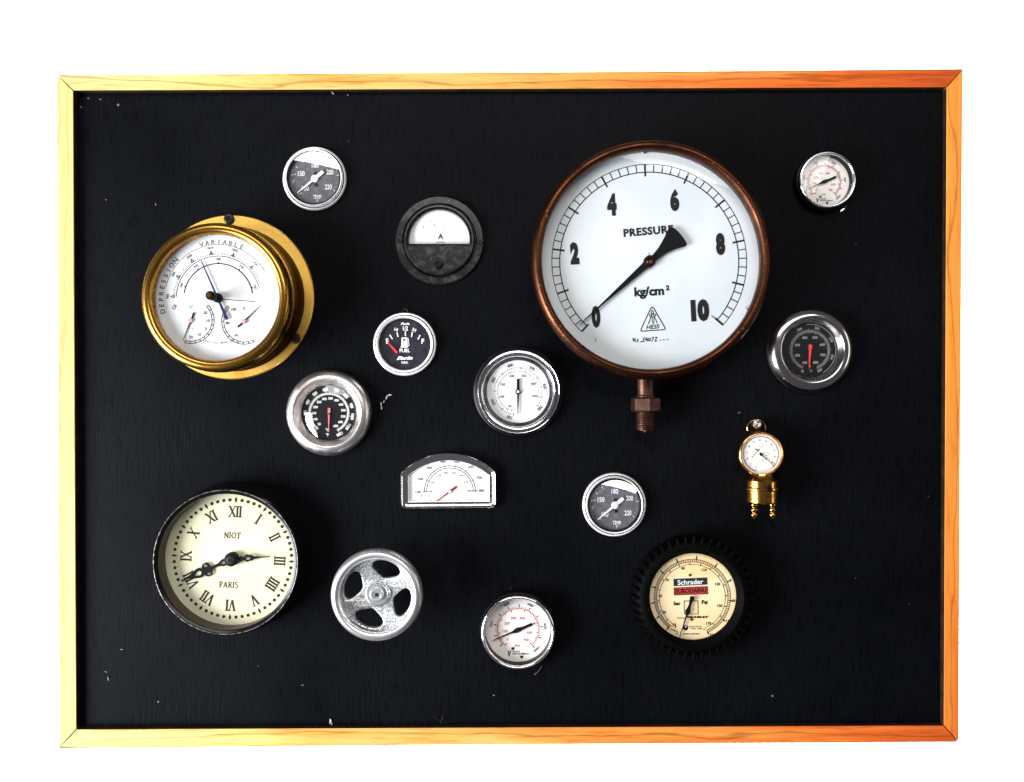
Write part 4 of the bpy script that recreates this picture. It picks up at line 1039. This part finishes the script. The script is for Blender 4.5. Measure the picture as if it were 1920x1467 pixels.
w.poly([(-9.6, 9.6), (-7.6, 10.6), (-4.6, 7.2), (-3.4, 4.8), (-5.2, 5.2), (-8.2, 8.0)])
g.put("printed_name", w, "ink_black", d); g.put("printed_scale", f, "ink_soft", d)
t = math.radians(131.5); s_, c_ = math.sin(t), math.cos(t)
pts = [(.3, 34.5), (-.3, 34.5), (-.55, 14), (-1.3, 11.5), (-.5, 9), (-1.2, 6.5), (-.7, 4.5), (-2.7, 1.5), (-2.0, -2.4), (0, -4), (2.0, -2.4), (2.7, 1.5), (.7, 4.5), (1.2, 6.5), (.5, 9), (1.3, 11.5), (.55, 14)]
g.plate("needle", [(x * c_ + y * s_, -x * s_ + y * c_) for x, y in pts], 13.9, 14.3, "needle_black", None)
g.glass(37.6, 14.6, .3)
down("collar", [(20, 36), (23, 44), (27, 47), (29, 49), (29, 60.5), (31, 61.6), (31.5, 64), (31, 66.4), (28.8, 67.4), (28.8, 88.5), (26.8, 90.6), (0, 90.6)], "gold", 1.2, 14, smooth_angle=35)
for cx in (-12.6, 21.8):
    pr = [(4.0, 89)]
    for i in range(3): y_ = 91 + i * 9.4; pr += [(4.2, y_), (5.6, y_ + 1.4), (6.4, y_ + 4.2), (5.6, y_ + 7.0), (4.2, y_ + 8.2)]
    pr += [(4.0, 120), (2.6, 121.5), (0, 121.5)]
    down("hose_barb", pr, "gold", cx, 13, smooth_angle=60, seg=28)
mb = MB(); k_ = g.k(15 + 14)
g.lathe("lock_screw", [(6.2, 27.0), (6.2, 29.6), (5.2, 30.4), (0, 30.4)], "needle_black", off=(4.6, -62), seg=14)
ringp = []
k_ = g.k(8)
for i in range(25):
    a = math.radians(-112 + 224 * i / 24); ringp.append(((-4.6 + 17.6 * math.sin(a)) * k_, (48.5 + 14.6 * math.cos(a)) * k_, .008))
mb = MB(); mb.tube(ringp, .00062, 10); link("hanging_ring", mb, "gold", g.o)
g.plate("hanger_tab", [(-14, 36), (7, 36), (5, 50), (-3, 52), (-13, 50)], 4, 6, "brass_dark")
g.lathe("screw", [(4.5, 0), (4.5, 8.5), (8.2, 9), (7.6, 10.2), (4.2, 11.0), (2.4, 10.5), (0, 10.9)], "screw_steel", off=(-4.8, 54.0), seg=24)

# ------------------------------------------------------------------ tyre-shaped pressure gauge
g = Gauge("tyre_gauge", "yellowed dial inflation gauge set inside a small black rubber tyre", "gauge", 1299, 1122.5, 12)
z = lambda x, y: ((x - 805) / 6.112, -(y - 832) / 6.112)
g.lathe("tyre", [(92, 0), (106, 1.5), (111, 6), (110, 12), (105, 17), (98, 19.5), (92, 19.5), (88, 17.5), (85.5, 16), (83.5, 15.6), (82.2, 14.6), (81.6, 11)], "rubber", angle=45, off=(0, 4))
lug = MB(); kk = g.k(12)
lp = [(-2.6, 100.5), (2.4, 101.5), (3.6, 113.8), (-1.6, 114.2)]
lug.prism([(x * kk, y * kk) for x, y in lp][::1], .003, .0185, .0006)
lme = None
for i in range(44):
    a = -2 * PI * i / 44
    if lme is None:
        o = link("tread_lug", lug, "rubber", g.o, smooth=False); lme = o.data
    else:
        o = bpy.data.objects.new("tread_lug", lme); COL.objects.link(o); o.parent = g.o
    o.rotation_euler = (0, 0, a); o.location = (0, 4 * kk, 0)
d = g.dial(84, 11, "dial_aged")
w = g.ink(11.15, (-.5, 1.5), fat=.022)
bars = [-141.5, -120, -98, -75, -50, -22.7, 6, 36.4, 66, 95, 126, 156]
for i, a in enumerate(bars):
    w.tick(a, 66, 79 if i < 8 else 74.5, 1.5); w.tick(a, 71, 75.5, 2.6)
    if i < 11:
        b = bars[i + 1]
        for q in range(1, 10): w.tick(a + (b - a) * q / 10, 66.6, 71.6, .7)
w.arc(71.2, 71.8, bars[0] - 4, bars[-1]); w.arc(66.2, 66.7, bars[0] - 4, bars[-1]); w.arc(61.6, 62.0, bars[0] - 10, bars[-1] + 2)
for s, x, y in (("10", 600, 1145), ("30", 483, 1003), ("50", 438, 815), ("70", 513, 632), ("90", 697, 500), ("110", 940, 517), ("130", 1095, 680), ("150", 1120, 928), ("170", 993, 1130)):
    w.text(s, *z(x, y), 5.4, bold=.012)
for s, x, y in (("9", 1240, 640), ("10", 1278, 870), ("11", 1205, 1102), ("12", 1025, 1262)): w.text(s, *z(x, y), 5.4, bold=.028)
for i in range(18):
    a = -150 + 310 * i / 17; w.tick(a, 62, 65, 1.1)
w.text("bar", *z(632, 900), 7.4, bold=.018); w.text("Psi", *z(945, 888), 8.0, bold=.018)
w.stroke([z(*p_) for p_ in ((712, 874), (868, 870), (872, 1022), (715, 1022))], .8, closed=True)
w.text("MICHELIN", *z(858, 1057), 4.0, w=37, bold=.05); w.ring(*z(978, 1050), .8, 1.3, 12); w.text("Licence", *z(676, 1066), 2.8, w=14)
w.disc(*z(728, 1180), 5.0); w.text("CONTROLE", *z(838, 1166), 2.4, w=24); w.text("TYPE  1988", *z(845, 1190), 2.4, w=22); w.text("MADE IN FRANCE", *z(795, 1250), 2.4, w=30, bold=.02)
w.stroke([z(*p_) for p_ in ((560, 1195), (632, 1222), (625, 1258))], .8)
g.put("printed_scale", w, "ink_black", d)
w2 = g.ink(11.22, (-.5, 1.5)); w2.poly([z(*p_) for p_ in ((588, 620), (975, 603), (978, 685), (591, 703))]); g.put("printed_name_panel", w2, "label_navy", d)
w3 = g.ink(11.22, (-.5, 1.5)); w3.poly([z(*p_) for p_ in ((593, 722), (978, 705), (981, 791), (597, 806))]); g.put("printed_red_panel", w3, "label_red", d)
w4 = g.ink(11.32, (-.5, 1.5)); w4.text("Schrader", *z(783, 655), 9.2, w=48, rot=-2.5, bold=-.004); w4.disc(*z(728, 1168), 1.6); g.put("printed_name", w4, "ink_white", d)
w5 = g.ink(11.32, (-.5, 1.5)); w5.text("EURODAINU", *z(788, 755), 9.0, w=58, rot=-2.5, bold=.02)
w5.stroke([z(*p_) for p_ in ((595, 724), (976, 708), (979, 789), (599, 804))], .9, closed=True); g.put("printed_name", w5, "ink_black", d)
for x, y in ((778, 575), (797, 1085)):
    X, Y = z(x, y); g.lathe("rivet", [(2.6, 11.1), (2.4, 11.7), (0, 12)], "copper_dull", d, seg=16, off=(X - .5, Y + 1.5))
a_, b2 = Vector(z(797, 838)), Vector(z(656, 1280)); u = (b2 - a_).normalized(); q = Vector((-u.y, u.x)); L_ = (b2 - a_).length
pts = [a_ - u * 4.2 + q * 2.6, a_ - u * 2 + q * 4.4, a_ + u * 3 + q * 3.6, a_ + u * 12 + q * 2.2, a_ + u * 20 + q * 3.2, a_ + u * 25 + q * 5.0, a_ + u * 30 + q * 3.4, a_ + u * 34 + q * 1.4, b2 + q * .5]
pr = [a_ - u * 4.2 - q * 2.6, a_ - u * 2 - q * 4.4, a_ + u * 3 - q * 3.6, a_ + u * 12 - q * 2.2, a_ + u * 20 - q * 3.2, a_ + u * 25 - q * 5.0, a_ + u * 30 - q * 3.4, a_ + u * 34 - q * 1.4, b2 - q * .5]
g.plate("needle", [(p_.x - .5, p_.y + 1.5) for p_ in pts[::-1] + pr], 12.6, 13.2, "needle_black")
g.lathe("needle_hub", [(3.0, 11.2), (3.0, 13.6), (2.2, 14.2), (0, 14.2)], "needle_black", off=(a_.x - .5, a_.y + 1.5), seg=20)
g.glass(83, 14.3, .6)
